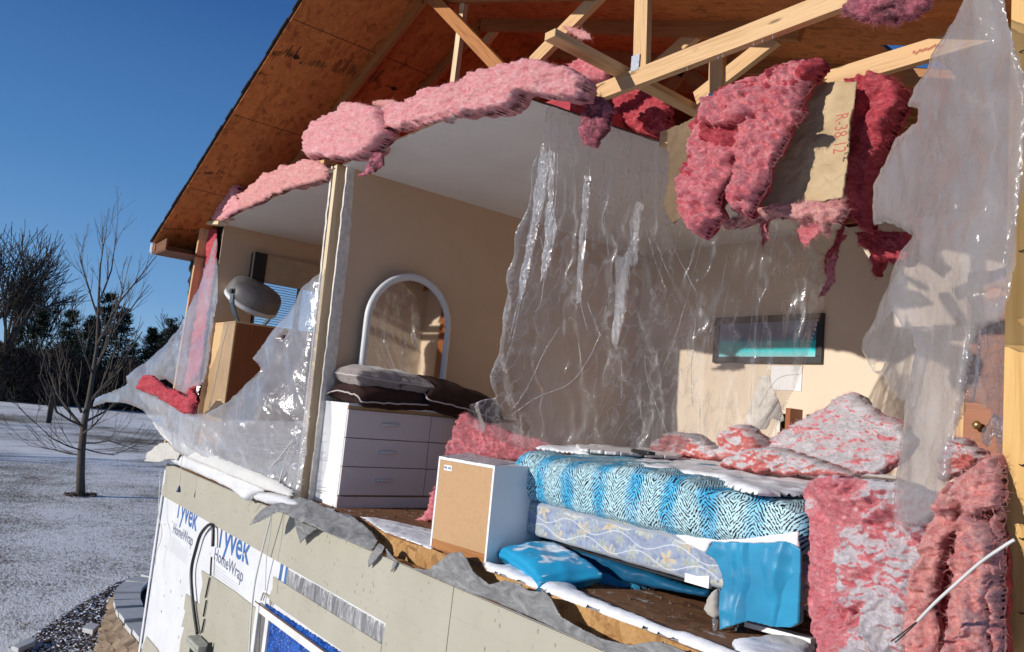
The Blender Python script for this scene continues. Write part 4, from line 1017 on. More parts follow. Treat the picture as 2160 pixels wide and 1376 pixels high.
batt('insulation_batt', 'shadowed crimson insulation batt hanging right of the tan paper behind the plastic', c7((1075, 440), (1200, 405), (1300, 420), (1380, 490), (1372, 540), (1300, 700), (1245, 850), (1205, 1000), (1195, 1220), (1150, 1205), (1100, 1150), (1045, 1090), (1060, 1030), (1055, 850), (1062, 700)), 3.05, 'pink_deep', seed=23, tf=.10, tb=.05, fuzz=3000, disp=lambda P, X: .10*ridge(P*np.array([4, 4, 1.2])+.3*fbm(P*3, 2)[:, None], 2)-.05+.03*fbm(P*12, 4, .65))
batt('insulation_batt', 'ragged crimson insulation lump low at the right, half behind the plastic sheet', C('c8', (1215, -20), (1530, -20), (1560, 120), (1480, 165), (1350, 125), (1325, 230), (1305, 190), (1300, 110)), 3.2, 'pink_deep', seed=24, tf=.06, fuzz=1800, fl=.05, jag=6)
batt('insulation_scrap', 'long red wisp of fibre hanging in front of the back wall right of the picture', C('c8', (1100, -40), (1150, -20), (1110, 80), (1085, 160), (1090, 230), (1050, 290), (985, 365), (1015, 300), (1035, 220), (1030, 170), (1065, 70)), 3.2, 'pink', seed=25, tf=.008, tb=.006, fuzz=700, fl=.04, edge=4, jag=6)
batt('insulation_scrap', 'thick crimson strand twisting down beside the tan paper', c7((1050, 1080), (1075, 1090), (1010, 1240), (970, 1330), (940, 1380), (935, 1350), (985, 1250), (1030, 1160)), 3.1, 'pink_deep', seed=26, tf=.015, tb=.01, fuzz=700, fl=.05, edge=4, jag=6)

# insulation heaped on the bed and floor
H = 'insulation heaped on the bed'
batt('insulation_batt', 'low rounded pink mound at the far left of the heap on the bed', C('c8', (72, 1225), (95, 1175), (190, 1118), (262, 1118), (335, 1142), (420, 1198), (465, 1240), (465, 1275), (300, 1275), (140, 1262)), 4.3, 'pink_snow', H, seed=41, tf=.16, fuzz=1800, disp=woolf(1.3))
batt('insulation_batt', 'upright pink insulation block with a flat top beside the low mound', C('c8', (462, 1270), (475, 1165), (510, 1100), (570, 1070), (625, 1085), (695, 1140), (720, 1190), (700, 1260), (560, 1290)), 3.95, 'pink_snow', H, seed=42, tf=.14, fuzz=1800)
batt('insulation_batt', 'broad snow covered insulation slab tilted up to a peak on the bed', C('c8', (700, 1165), (770, 1120), (900, 1050), (1060, 960), (1130, 905), (1195, 883), (1250, 930), (1330, 1000), (1480, 1070), (1520, 1150), (1500, 1230), (1440, 1290), (1330, 1350), (1200, 1352), (1050, 1300), (900, 1240), (700, 1210)), [(1640, 920, 4.1), (1800, 830, 4.3), (1910, 900, 3.9), (1850, 990, 3.5), (1700, 970, 3.75)], 'pink_batt', H, seed=43, tf=.08, tb=.12, fuzz=4500, disp=woolf(1.1), attr=lambda P, X: dict(snow=np.full(len(P), .50)))
batt('insulation_batt', 'salmon insulation strip along the front foot of the snowy slab', C('c8', (455, 1310), (520, 1260), (620, 1212), (740, 1195), (900, 1232), (1050, 1292), (1200, 1345), (1210, 1365), (1060, 1372), (860, 1360), (620, 1335)), 3.45, 'pink_snow', H, seed=44, tf=.12, fuzz=2600)
batt('insulation_batt', 'dusty red insulation lump behind the lower end of the hanging plastic', C('d4', (930, 110), (960, 60), (1060, 90), (1150, 165), (1210, 190), (1110, 260), (1000, 305), (900, 340)), 3.3, 'pink_snow', H, seed=45, tf=.1, fuzz=1500)
fo_ = C('d4', (38, 405), (80, 345), (150, 285), (250, 300), (400, 320), (620, 330), (860, 420), (870, 520), (830, 640), (780, 800), (730, 1000), (700, 1150), (680, 1500), (160, 1500), (110, 1310), (80, 1150), (70, 900), (82, 700), (62, 550))
batt('insulation_batt', 'big standing pink insulation batt with a snow plastered face at the foot of the bed', fo_, [(1695, 1045, 2.62), (1700, 1300, 2.55), (1755, 1020, 2.36), (1770, 1350, 2.30), (1950, 1050, 2.50), (1920, 1370, 2.36), (1850, 1200, 2.42)], 'pink_batt', seed=46, tf=.03, tb=.2, edge=20, fuzz=900, fl=.02, step=3, disp=lambda P, X: .035*fbm(P*np.array([7, 7, 7]), 4, .65)+.07*ridge(P*np.array([6, 6, 9])+.5*fbm(P*5, 3)[:, None], 3)*np.clip((X[:, 0]-1750)/40, 0, 1)+.02*ridge(P*np.array([22, 22, 7]), 3)-.04+.008*fbm(P*55, 3, .7), attr=lambda P, X: dict(snow=np.clip((X[:, 0]+(X[:, 1]-1000)*-.05-1725+90*fbm(P*6, 4))/120, 0, 1)*.58+.0))
go = C('d4', (1276, 168), (1200, 188), (1060, 262), (960, 330), (900, 440), (850, 540), (800, 700), (740, 900), (690, 1100), (640, 1500), (1262, 1500), (1268, 900))
g1 = batt('insulation_batt', 'shaggy salmon insulation batt draped in deep vertical folds beside the corner post', go, [(2120, 960, 2.35), (1990, 1050, 2.3), (1940, 1250, 2.2), (2110, 1370, 2.12), (1915, 1370, 2.12), (2060, 1150, 2.2)], 'salmon_deep', seed=47, tf=.0, tb=.1, edge=26, fuzz=0, fl=.022, step=3, disp=lambda P, X: .04*np.abs(np.sin((X[:, 0]-1905+(X[:, 1]-1100)*.24+26*fbm(P*4, 2))/36.0))**.7-.08+.045*fbm(P*np.array([9, 9, 4]), 4, .65)+.03*ridge(P*np.array([16, 16, 6])+.5*fbm(P*6, 3)[:, None], 3)+.006*fbm(P*60, 3, .7))
c4d = lambda *a: C('d4', *a)
GD = [(2120, 960, 2.30), (1990, 1050, 2.24), (1940, 1250, 2.14), (2110, 1370, 2.06), (1915, 1370, 2.06), (2060, 1150, 2.14)]
sh_ = lambda k: [(a, b, y-k) for a, b, y in GD]
lobe(g1, c4d((960, 332), (1010, 330), (1045, 470), (1020, 570), (925, 720), (870, 950), (860, 1150), (900, 1500), (645, 1500), (690, 1100), (742, 900), (802, 700), (852, 540), (902, 440)), sh_(0), 'salmon', 131, 1.1, (11, 11, 3), step=3)
lobe(g1, c4d((1040, 500), (1110, 540), (1180, 600), (1210, 700), (1200, 900), (1175, 1100), (1185, 1500), (960, 1500), (925, 1150), (945, 1040), (962, 800), (1005, 680)), sh_(.03), 'salmon', 132, 1.2, (11, 11, 3), step=3)
lobe(g1, c4d((950, 340), (1060, 262), (1200, 188), (1270, 170), (1272, 480), (1225, 520), (1160, 500), (1100, 560), (1030, 500), (980, 420)), sh_(.05), 'salmon', 133, 1.1, (9, 9, 9), step=3)
lobe(g1, c4d((1185, 600), (1268, 490), (1266, 1500), (1195, 1500), (1190, 1100), (1215, 850)), sh_(-.02), 'salmon', 134, .9, (11, 11, 3), step=3)
batt('insulation_batt', 'pink insulation slab leaning behind the nightstand under the loose plastic', C('c4', (905, 795), (925, 800), (1000, 832), (1200, 905), (1330, 945), (1420, 985), (1420, 1075), (1200, 1050), (1000, 1025), (825, 1020), (868, 900)), [(985, 880, 3.2), (1150, 940, 3.6), (950, 960, 2.95)], 'pink', seed=48, tf=.05, tb=.05, fuzz=2800)
batt('insulation_scrap', 'strip of pink insulation lying down the left side of the nightstand', C('c4', (760, 1180), (770, 1260), (760, 1376), (700, 1380), (670, 1370), (715, 1335), (740, 1270)), 2.75, 'pink', seed=49, tf=.04, fuzz=700)
batt('insulation_scrap', 'deep red insulation torn through the left plastic sheet', C('d5', (300, 715), (355, 640), (375, 635), (420, 680), (500, 720), (560, 735), (600, 770), (620, 700), (645, 700), (650, 800), (630, 860), (560, 850), (480, 800), (400, 745), (340, 740)), [(300, 820, 1.80), (340, 790, 1.82), (410, 860, 1.95)], 'pink_deep', seed=50, tf=.05, tb=.04, fuzz=900, fl=.025, edge=9)
batt('insulation_scrap', 'small red insulation sliver poking through the plastic next to the cabinet', C('d5', (640, 630), (650, 650), (650, 680), (625, 685), (625, 655)), 2.05, 'pink_deep', seed=51, tf=.02, tb=.02, fuzz=100, fl=.02, edge=5, step=3)

# ================================================================== FURNITURE
# dresser against the partition: drawers look along +x
yd0 = 2.38; xd = Zp(710, 1072, ZF).x; yd0 = Zp(710, 1072, ZF).y; zt = Yp(730, 850, yd0).z
yd1 = yd0+1.5
print('dresser', xd, yd0, zt)
dr = thing('dresser', 'white six drawer dresser against the beige partition', 'dresser', loc=(xd-.2, (yd0+yd1)/2, ZF))
MB().box((XP+.01, yd0, ZF), (xd-.018, yd0+.018, zt-.016)).build('side_panel', M['melamine'], dr, bev=.002)
MB().box((XP+.01, yd1-.018, ZF), (xd-.018, yd1, zt-.016)).build('side_panel', M['melamine'], dr)
MB().box((XP+.01, yd0-.004, zt-.016), (xd+.004, yd1+.004, zt)).build('top', M['melamine'], dr, bev=.002)
MB().box((XP+.03, yd0+.019, ZF+.06), (xd-.03, yd1-.019, zt-.02)).build('carcass', M['hardboard'], dr)
MB().box((xd-.0175, yd0, ZF), (xd-.004, yd1, ZF+.075)).build('plinth', M['melamine_warm'], dr)
zs = [ZF+.085, ZF+.085+(zt-ZF-.125)/3, ZF+.085+2*(zt-ZF-.125)/3, zt-.04]
ym = Xp(905, 930, xd).y
print('mid', ym)
for j, (ya, yb) in enumerate(((yd0+.004, ym-.003), (ym+.003, yd1-.004))):
    for i in range(3):
        f = MB().box((xd-.0175, ya, zs[i]+.003), (xd, yb, zs[i+1]-.003)).build('drawer', M['melamine_warm'], dr, bev=.0015)
        yc = (ya+yb)/2; zc = (zs[i]+zs[i+1])/2+.01
        MB().tube([(xd, yc-.06, zc), (xd+.018, yc-.058, zc), (xd+.024, yc-.045, zc), (xd+.024, yc+.045, zc), (xd+.018, yc+.058, zc), (xd, yc+.06, zc)], .0105, 8).build('handle', M['mirror_frame'], f, smooth=True)
MB().box((xd-.0172, yd0+.002, zt-.038), (xd-.006, yd1-.002, zt-.018)).build('top_rail', M['hardboard'], dr)
# arched mirror leaning on the partition
mz0 = zt+.005; xm = XP+.07
pL, pR = Xp(764, 768, xm), Xp(938, 790, xm)
pT = Xp(855, 575, xm)
y0m, y1m = pL.y-.03, pR.y+.005; ztop = pT.z; rad = (y1m-y0m)/2; ycm = (y0m+y1m)/2
print('mirror', y0m, y1m, ztop, mz0)
mi = thing('mirror', 'white framed arched mirror standing on the dresser', 'mirror', loc=(xm, ycm, mz0))
def arch(w, top, n=28, zb_=0):
    pts = [(ycm-w, mz0+zb_)]
    rz = rad
    for k in range(n+1):
        a = math.pi*(1-k/n); pts.append((ycm+w*math.cos(a), top-w*1.05+w*1.05*math.sin(a)))
    return pts+[(ycm+w, mz0+zb_)]
lean = lambda z: .012*((z-mz0)/(ztop-mz0))
o_, i_ = arch(rad, ztop), arch(rad-.055, ztop-.058, zb_=.04)
V = []; F = []; n = len(o_)
for (a, b), (c_, d_) in zip(o_, i_):
    for (yy, zz, dx_) in ((a, b, -.012), (a, b, .012), ((a*.7+c_*.3), (b*.7+d_*.3), .026), ((a*.2+c_*.8), (b*.2+d_*.8), .022), (c_, d_, .006), (c_, d_, -.012)): V.append((xm+lean(zz)+dx_, yy, zz))
for i in range(n-1):
    for k in range(5): F.append((6*i+k, 6*i+k+1, 6*i+7+k, 6*i+6+k))
mobj('frame', V, F, M['mirror_frame'], mi, True)
mobj('glass', [(xm+lean(z)+.004, y, z) for y, z in i_], [tuple(range(len(i_)))], M['mirror'], mi)

# pillows on the dresser
def pillow(name, label, c, size, mat, rot, seed, sag=.0, pipe=True, over=0.0):
    def dp(P, V):
        s = np.array(size)/2; u, v = V[:, 0], V[:, 1]
        e = (1-np.abs(u)**3.2)*(1-np.abs(v)**3.2); pin = 1-.09*(1-np.abs(u)**2)*(np.abs(v)**6)-.0
        Q = P.copy(); Q[:, 2] = np.sign(P[:, 2])*(.012+s[2]*np.clip(e, 0, 1)**.45*np.clip(np.abs(V[:, 2]), 0, 1))
        Q[:, 0] *= 1-.07*(1-v**2)*np.abs(u)**6; Q[:, 1] *= pin
        w = np.c_[Q[:, :2]*6, np.full(len(Q), seed*2.3)]
        Q[:, 2] += .018*fbm(w, 4)*np.clip(e+.2, 0, 1)+.012*ridge(w*1.5)*np.clip(1.1-e, 0, 1)
        Q[:, 2] -= over*np.clip(np.abs(u)-.45, 0, 1)**2
        return Q
    o = rbox(name, c, size, mat, None, .01, (34, 26, 6), dp, rot)
    tag(o, label, 'pillow')
    if pipe:
        pts = []; s = np.array(size)/2
        for k in range(80):
            a = 2*math.pi*k/80; ca, sa = math.cos(a), math.sin(a); q = max(abs(ca), abs(sa)); u, v = ca/q, sa/q
            w = np.array([[u*s[0]*6*(1-.07*(1-v*v)), v*s[1]*6, seed*2.3]])
            p = Vector((u*s[0]*(1-.07*(1-v*v)*abs(u)**6), v*s[1]*(1-.09*(1-u*u)*abs(v)**6), .012*float(ridge(w*1.5)[0])+.018*float(fbm(w, 4)[0])*.2-over*max(0, abs(u)-.45)**2))
            pts.append(rot.to_matrix() @ p+Vector(c))
        MB().tube(pts+[pts[0]], .0055, 5, cap=False).build('piping', M['piping'], o, smooth=True)
    return o
from mathutils import Euler
g = G('floral_pillow_fabric'); co = g.co
d = g.mix(.35, co, g.n('TexNoise', Vector=co, Scale=5.0, Detail=2.0).outputs[1])
ln = g.n('TexVoronoi', Vector=d, Scale=11.0, _feature='DISTANCE_TO_EDGE').outputs[0]
ms = g.math('MULTIPLY', g.ramp(ln, (.0, 1.0), (.035, 0.0)), g.ramp(g.noise(co, 5, 3), (.47, 0.0), (.52, 1.0)))
M['floral_grey'] = g.pbr(g.mix(ms, (.30, .255, .235), (.04, .025, .025)), .75, g.bump(g.noise(co, 12, 4), .3, .01), .2, Sheen_Weight=.3)
pw = [(740, 855), (830, 850)]
px_ = xd-.14
pillow('pillow', 'brown pillow with pale piping at the bottom of the stack on the dresser', (px_, yd0+.34, zt+.075), (.50, .66, .15), M['brown_cloth'], Euler((R(2), R(4), R(3))), 2, over=.12)
pillow('pillow', 'grey floral pillow on top of the stack on the dresser', (px_-.02, yd0+.33, zt+.185), (.46, .62, .15), M['floral_grey'], Euler((R(-2), R(3), R(-4))), 3)
pillow('pillow', 'dark brown quilted pillow slumped toward the far end of the dresser', (px_+.03, yd0+.92, zt+.10), (.55, .70, .22), M['brown_cloth'], Euler((R(-10), R(10), R(-6))), 4, pipe=True, over=.1)

# wooden cabinet and fan in the left room
zc = Yp(495, 677, 2.45).z; yc0 = 2.45; xa = Yp(452, 682, yc0).x; xb = Yp(497, 678, yc0).x
print('cabinet', xa, xb, zc)
cb = thing('cabinet', 'tall wooden cabinet in the left room under the fan', 'cabinet', loc=((xa+xb)/2, yc0+.3, ZF))
MB().stick(((xa+xb)/2, yc0+.008, ZF), ((xa+xb)/2, yc0+.008, zc-.02), xb-xa, .016).build('side_panel', M['cab_front'], cb, bev=.002)
m = MB(); q = [(xb-.016, yc0+.017, ZF), (xb-.016, yc0+.9, ZF), (xb-.016, yc0+.9, zc-.021), (xb-.016, yc0+.017, zc-.021)]
m.add(q+[(xb, p[1], p[2]) for p in q], [(4, 5, 6, 7), (0, 3, 2, 1), (0, 1, 5, 4), (1, 2, 6, 5), (2, 3, 7, 6), (3, 0, 4, 7)], [(p[2], p[1]) for p in q]*2)
m.build('front_panel', M['cab_side'], cb)
MB().box((xa, yc0, zc-.019), (xb, yc0+.9, zc)).build('top', M['cab_front'], cb, bev=.002)
MB().box((xa+.02, yc0+.02, ZF+.01), (xb-.02, yc0+.89, zc-.022)).build('carcass', M['cab_side'], cb)
# fan: thick drum tipped back in a U stand
yf = 2.75
fa, fb, fc = Yp(500, 600, yf), Yp(585, 640, yf), Yp(540, 610, yf)
ctr = (Yp(537, 625, yf)); axis = Vector(cr*.52+cu*.82-cf*.16).normalized()
rf = 58*float(np.array(ctr)@cf)/FPX
print('fan r', rf, ctr)
fan = thing('fan', 'grey tilting floor fan standing on top of the wooden cabinet', 'fan', loc=(ctr.x, ctr.y, zc))
e1 = Vector((0, 0, 1)).cross(axis).normalized(); e2 = axis.cross(e1)
def lathe(prof, n=44):
    V = []; F = []
    for (r_, h_) in prof:
        for k in range(n):
            a = 2*math.pi*k/n; V.append(ctr+axis*h_+(e1*math.cos(a)+e2*math.sin(a))*r_)
    for i in range(len(prof)-1):
        for k in range(n): F.append((i*n+k, i*n+(k+1) % n, (i+1)*n+(k+1) % n, (i+1)*n+k))
    return V, F
r_ = rf*.95
V, F = lathe([(r_*.98, -.085), (r_*1.03, -.06), (r_*1.04, .0), (r_*.98, .07), (r_*.9, .10), (r_*.55, .125), (.001, .132)]); mobj('housing', V, F, M['grey_fan'], fan, True)
V, F = lathe([(r_*1.0, -.055), (r_*1.05, -.05), (r_*1.055, -.095), (r_*.95, -.115), (r_*.88, -.10)]); mobj('rim', V, F, M['pale_fan'], fan, True)
m = MB()
for k in range(36):
    a = 2*math.pi*k/36; dd = e1*math.cos(a)+e2*math.sin(a); m.tube([ctr-axis*.105+dd*.03, ctr-axis*.115+dd*r_*.5, ctr-axis*.10+dd*r_*.93], .0035, 4)
for rr_ in (.03, r_*.35, r_*.65): m.tube([ctr-axis*.113+(e1*math.cos(2*math.pi*k/30)+e2*math.sin(2*math.pi*k/30))*rr_ for k in range(31)], .003, 4)
m.build('grille', M['pale_fan'], fan)
V, F = lathe([(.001, -.08), (r_*.5, -.082), (r_*.9, -.07)]); mobj('blade_shroud', V, F, M['black'], fan, True)
for s_ in (-1, 1):
    piv = ctr+e1*s_*r_*1.03
    base = Vector((ctr.x+(.10 if s_ > 0 else -.12), ctr.y+s_*.0, zc+.012))
    V, F = [], []
    P0 = piv; P3 = Vector((ctr.x+e1.x*s_*r_*.55, ctr.y+e1.y*s_*r_*.55, zc+.01)); P1 = piv+Vector((e1.x*s_*.02, 0, -.12))
    m = MB(); pts = [P0+Vector((0, 0, .03)), P0, P1, (P1+P3)/2+Vector((e1.x*s_*.02, 0, -.02)), P3]
    for a, b in zip(pts[:-1], pts[1:]): m.stick(a, b+(b-a)*.08, .055, .018, up=tuple(e1))
    m.build('stand_arm', M['fan_base'] if s_ < 0 or True else M['pale_fan'], fan, bev=.006)
    MB().tube([piv+e1*s_*.004, piv+e1*s_*.03], [.026, .022], 16).build('knob', M['black'], fan, smooth=False)
MB().stick((ctr.x-e1.x*r_*.6, ctr.y-e1.y*r_*.6, zc+.012), (ctr.x+e1.x*r_*.6, ctr.y+e1.y*r_*.6, zc+.012), .10, .02, up=(0, 0, 1)).build('base', M['pale_fan'], fan, bev=.006)
# valance box above the little window
vy0, vy1 = Xp(535, 560, XL+.12).y, Xp(700, 560, XL+.12).y+.3; vz1, vz0 = Xp(535, 532, XL+.12).z, Xp(535, 590, XL+.12).z
va = thing('window_valance', 'beige valance box with a black end over the left room window', 'valance', loc=(XL+.1, vy0, vz0))
MB().box((XL+.001, vy0+.14, vz0), (XL+.10, vy1, vz1)).build('board', m_plain('beige_valance_board', (.42, .31, .20), .7), va)
MB().box((XL+.001, vy0, vz0-.03), (XL+.12, vy0+.139, vz1+.01)).build('end_cap', M['darkwood'], va)

# nightstand with its hardboard back toward us, turned a little
a0, a1 = Zp(906, 1155, ZF), Zp(1024, 1193, ZF); a0 = Vector((a0.x, a0.y, 0)); a1 = Vector((a1.x, a1.y, 0))
ex = (a1-a0); wn = ex.length; ex.normalize(); ey = Vector((-ex.y, ex.x, 0)); hn = Yp(925, 962, a0.y).z-ZF
print('nightstand', a0, a1, wn, hn)
ns = thing('nightstand', 'white nightstand turned with its bare tan back toward the open side', 'nightstand', loc=(a0.x+wn/2, a0.y+.2, ZF))
def lbox(name, x0, x1, y0, y1, z0, z1, mat, bev=.0015):
    m = MB(); m.box((x0, y0, z0), (x1, y1, z1)); m.v = [tuple(a0+ex*v[0]+ey*v[1]+Vector((0, 0, ZF+v[2]))) for v in m.v]; return m.build(name, mat, ns, bev=bev)
dn = .40
lbox('side_panel', 0, .014, 0, dn, 0, hn, M['melamine']); lbox('side_panel', wn-.014, wn, 0, dn, 0, hn, M['melamine'])
lbox('top', .0145, wn-.0145, .0, dn, hn-.016, hn, M['melamine']); lbox('back_panel', .0145, wn-.0145, .001, .006, .05, hn-.017, M['hardboard'])
lbox('base_rail', .0145, wn-.0145, .004, .018, 0, .049, M['lumber_dark']); lbox('front_panel', .0145, wn-.0145, dn-.018, dn, .0, hn-.017, M['melamine'])
st = lbox('sticker', .055, .12, -.0012, .0005, hn-.068, hn-.04, M['snow'], 0)
m = MB()
for k in range(9):
    if k == 4: continue
    m.box((.058+k*.0065, -.002, hn-.060), (.062+k*.0065, -.0013, hn-.047))
m.v = [tuple(a0+ex*v[0]+ey*v[1]+Vector((0, 0, ZF+v[2]))) for v in m.v]; m.build('sticker_print', M['ink_grey'], st)
so_ = relief('snow', [(925, 962), (1046, 983), (1094, 978), (990, 955)], ZF+hn+.001, M['film_shiny'], ax=2, nrm=(0, 0, 1), tf=.004, tb=0.001, step=3, jag=1, edge=5, disp=lambda P, X: .004*fbm(P*30)); tag(so_, 'thin crust of ice and film on the nightstand top', 'ice', kind='stuff')

# ------------------------------------------------------------------ bed
YBf = 2.60; xb0 = Yp(1092, 1050, YBf).x-.06; xb1 = Yp(1690, 1100, YBf).x; zb0 = Yp(1100, 1125, YBf).z; zb1 = Yp(1092, 1048, YBf).z; zm1 = Yp(1095, 955, YBf+.08).z+.01
LB = xb1-xb0; WB = 1.38
print('bed', xb0, xb1, zb0, zb1, zm1)
cx, cyb = (xb0+xb1)/2, YBf+WB/2
bs = rbox('box_spring', (cx, cyb, (zb0+zb1)/2), (LB, WB, zb1-zb0), M['floral'], None, .03, (60, 30, 8), lambda P, V: P+np.c_[np.zeros(len(P)), .006*fbm(P*7), .004*fbm(P*9+3)])
tag(bs, 'box spring in floral blue grey ticking under the striped mattress', 'box spring')
MB().prism([(xb0-.002, YBf-.004, zb0), (xb0+.05, YBf-.004, zb0), (xb0+.03, YBf-.004, zb0+.06), (xb0-.002, YBf-.004, zb0+.09)], (0, .02, 0)).build('corner_guard', M['melamine'], bs)
MB().prism([(-2.02, YBf-.008, zb0-.0), (-1.9, YBf-.008, zb0-.0), (-1.9, YBf-.008, zb0+.05), (-1.96, YBf-.008, zb0+.035), (-2.02, YBf-.008, zb0+.035)], (0, .02, 0)).build('corner_guard', M['melamine'], bs)
hm = zm1-zb1
def mdisp(P, V):
    Q = P.copy(); u, v, w = V[:, 0], V[:, 1], V[:, 2]
    front = np.clip(-v, 0, 1)
    # the front top edge sags where the fold gathers near the right, lower hem swings down a little in the middle
    x = P[:, 0]
    Q[:, 2] -= np.where(w < .2, (.012*np.sin(np.clip((x+.9)/1.8, 0, 1)*math.pi)+.012)*np.clip(.2-w, 0, 1), 0)
    fold = np.exp(-((x-.42)/.10)**2)*.05*np.clip(w+.3, 0, 1.3)
    Q[:, 1] -= fold*front
    step_ = 1/(1+np.exp(-(x-.40)/.035)); Q[:, 2] -= step_*.02*np.clip(w, 0, 1)*np.clip(front*1.2, 0, 1)
    n = np.c_[P[:, 0]*5, P[:, 1]*5, P[:, 2]*8]
    Q[:, 1] -= (.020*fbm(n*.8)+.01*np.sin(x*30+P[:, 2]*10)*np.clip(-w+.3, 0, 1)*.5)*front
    Q[:, 2] += .020*fbm(n*.8+4)*np.clip(w, 0, 1)
    return Q
ma = rbox('mattress', (cx, cyb, (zb1+zm1)/2+.004), (LB+.02, WB+.05, hm), M['tiger'], None, .085, (120, 60, 18), mdisp)
tag(ma, 'mattress in a blue and white sheet with black tiger stripes, snow on top', 'mattress')
bf = thing('bed_frame', 'low metal bed frame with a black leg under the box spring', 'bed frame', loc=(cx, cyb, ZF))
lp = Zp(1556, 1348, ZF)
m = MB()
for x_, y_ in ((Zp(1558, 1330, ZF).x, YBf+.07), (xb0+.25, YBf+.12), (xb0+.25, YBf+1.2), (lp.x, YBf+1.2)):
    MB().tube([(x_, y_, ZF), (x_, y_, ZF+.012), (x_, y_, ZF+.014), (x_, y_, zb0)], [.03, .026, .017, .017], 14).build('leg', M['black_metal'], bf)
MB().box((xb0+.1, YBf+.11, zb0-.03), (xb1-.05, YBf+.14, zb0-.003)).build('rail', M['black_metal'], bf)
MB().box((xb0+.1, YBf+1.19, zb0-.03), (xb1-.05, YBf+1.22, zb0-.003)).build('rail', M['black_metal'], bf)
# satin skirt corner hanging at the right
tag(relief('satin_cloth', C('d3', (590, 700), (700, 705), (860, 712), (1040, 700), (1118, 745), (1115, 900), (1100, 1200), (1060, 1225), (960, 1222), (800, 1185), (650, 1235), (640, 1130), (625, 1010), (650, 960), (640, 900), (600, 810), (550, 775)), YBf-.035, M['satin'], tf=0, tb=.003, flat=True, step=3, jag=.6, disp=lambda P, X: .045*ridge(P*np.array([7, 7, 1.2])+.5*fbm(P*2.5, 2)[:, None], 2)+.02*fbm(P*5, 3)-.02), 'blue satin cloth hanging over the foot corner of the box spring', 'cloth')
tag(relief('snow_patch', C('d3', (360, 655), (620, 690), (800, 680), (1110, 640), (1120, 740), (1040, 705), (860, 715), (590, 700), (550, 775), (430, 715)), YBf-.03, M['snow'], tf=.012, tb=.01, step=3, jag=2, edge=5, disp=lambda P, X: .004*fbm(P*30)), 'narrow ledge of snow between the mattress and the blue satin cloth', 'snow', kind='stuff')
# snow on the mattress top
zsn = zm1+.0
sn_top = [(1125, 948), (1230, 944), (1330, 950), (1440, 958), (1560, 962), (1700, 985), (1800, 1000), (1900, 1010), (1900, 1060), (1700, 1040), (1720, 1050), (1600, 1046), (1540, 1032), (1510, 1012), (1440, 1002), (1360, 990), (1290, 972), (1210, 958)]
tag(relief('snow_layer', sn_top, zsn-.012, M['snow'], ax=2, nrm=(0, 0, 1), tf=.026, tb=.004, step=4, jag=5, edge=12, metric=True, disp=lambda P, X: .012*fbm(P*6)), 'snow lying on top of the striped mattress', 'snow', kind='stuff')
# tray-like grey board and black remote on the bed
zt2 = zm1+.03
tb_ = relief('board', [(1215, 940), (1330, 946), (1450, 955), (1430, 966), (1300, 958), (1222, 950)], zt2, M['melamine'], ax=2, nrm=(0, 0, 1), tf=.008, tb=.008, flat=True, step=3, jag=.3); tag(tb_, 'thin pale board lying on the snowy mattress', 'board')
p = Zp(1356, 957, zt2+.012); rc = rbox('remote_control', (p.x, p.y, p.z+.008), (.20, .05, .022), M['black'], None, .006, (8, 4, 3), rot=Euler((0, 0, R(-18)))); tag(rc, 'black remote control on the pale board', 'remote control')
for k in range(10):
    bx_ = MB().box((p.x-.08+.016*k, p.y-.008, p.z+.019), (p.x-.072+.016*k, p.y+.008, p.z+.022))
    if k == 0: keys = bx_
    else: keys.v += []; keys.add(bx_.v[:4], [(0, 1, 2, 3)])
keys.build('keypad', M['grey_fan'], rc)
# quilt, blue pillow under and beside the bed
tag(relief('satin_quilt', [(1100, 1170), (1140, 1150), (1200, 1160), (1290, 1185), (1400, 1215), (1420, 1225), (1340, 1245), (1230, 1252), (1150, 1240), (1100, 1205)], [(1100, 1200, 2.62), (1250, 1240, 2.70), (1400, 1230, 2.85), (1200, 1160, 2.9)], M['satin'], tf=.06, tb=.05, step=4, jag=1.5, edge=14, nrm=(0, -.6, .8), disp=lambda P, X: .03*ridge(P*np.array([4, 9, 9]), 3)-.01), 'crumpled blue satin quilt pushed under the bed', 'quilt')
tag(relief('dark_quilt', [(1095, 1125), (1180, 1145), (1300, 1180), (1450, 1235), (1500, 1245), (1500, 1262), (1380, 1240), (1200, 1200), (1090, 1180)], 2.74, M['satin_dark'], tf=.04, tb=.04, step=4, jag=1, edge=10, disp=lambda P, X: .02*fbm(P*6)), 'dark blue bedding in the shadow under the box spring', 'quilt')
bp = Zp(1118, 1222, ZF); 
o = pillow('pillow', 'bright blue satin pillow on the snowy floor in front of the bed', (bp.x-.02, bp.y+.12, ZF+.05), (.52, .32, .11), M['satin'], Euler((R(8), R(4), R(-16))), 6, pipe=False)
g = G('satin_with_snow'); co = g.co; up = g.n('SeparateXYZ', Vector=g.n('NewGeometry').outputs['Normal']).outputs[2]
f_ = g.ramp(g.math('ADD', g.math('MULTIPLY', up, .6), g.noise(co, 7, 6, .6)), (1.02, 0.0), (1.12, 1.0))
f_ = g.ramp(g.math('ADD', g.math('MULTIPLY', up, .45), g.math('MULTIPLY', g.noise(co, 8, 6, .6), .6)), (.73, 0.0), (.80, 1.0))
o.data.materials[0] = g.pbr(g.mix(f_, (.015, .30, .54), (.82, .83, .86)), .45, g.bump(g.noise(co, 5, 4), .2, .02), .4)
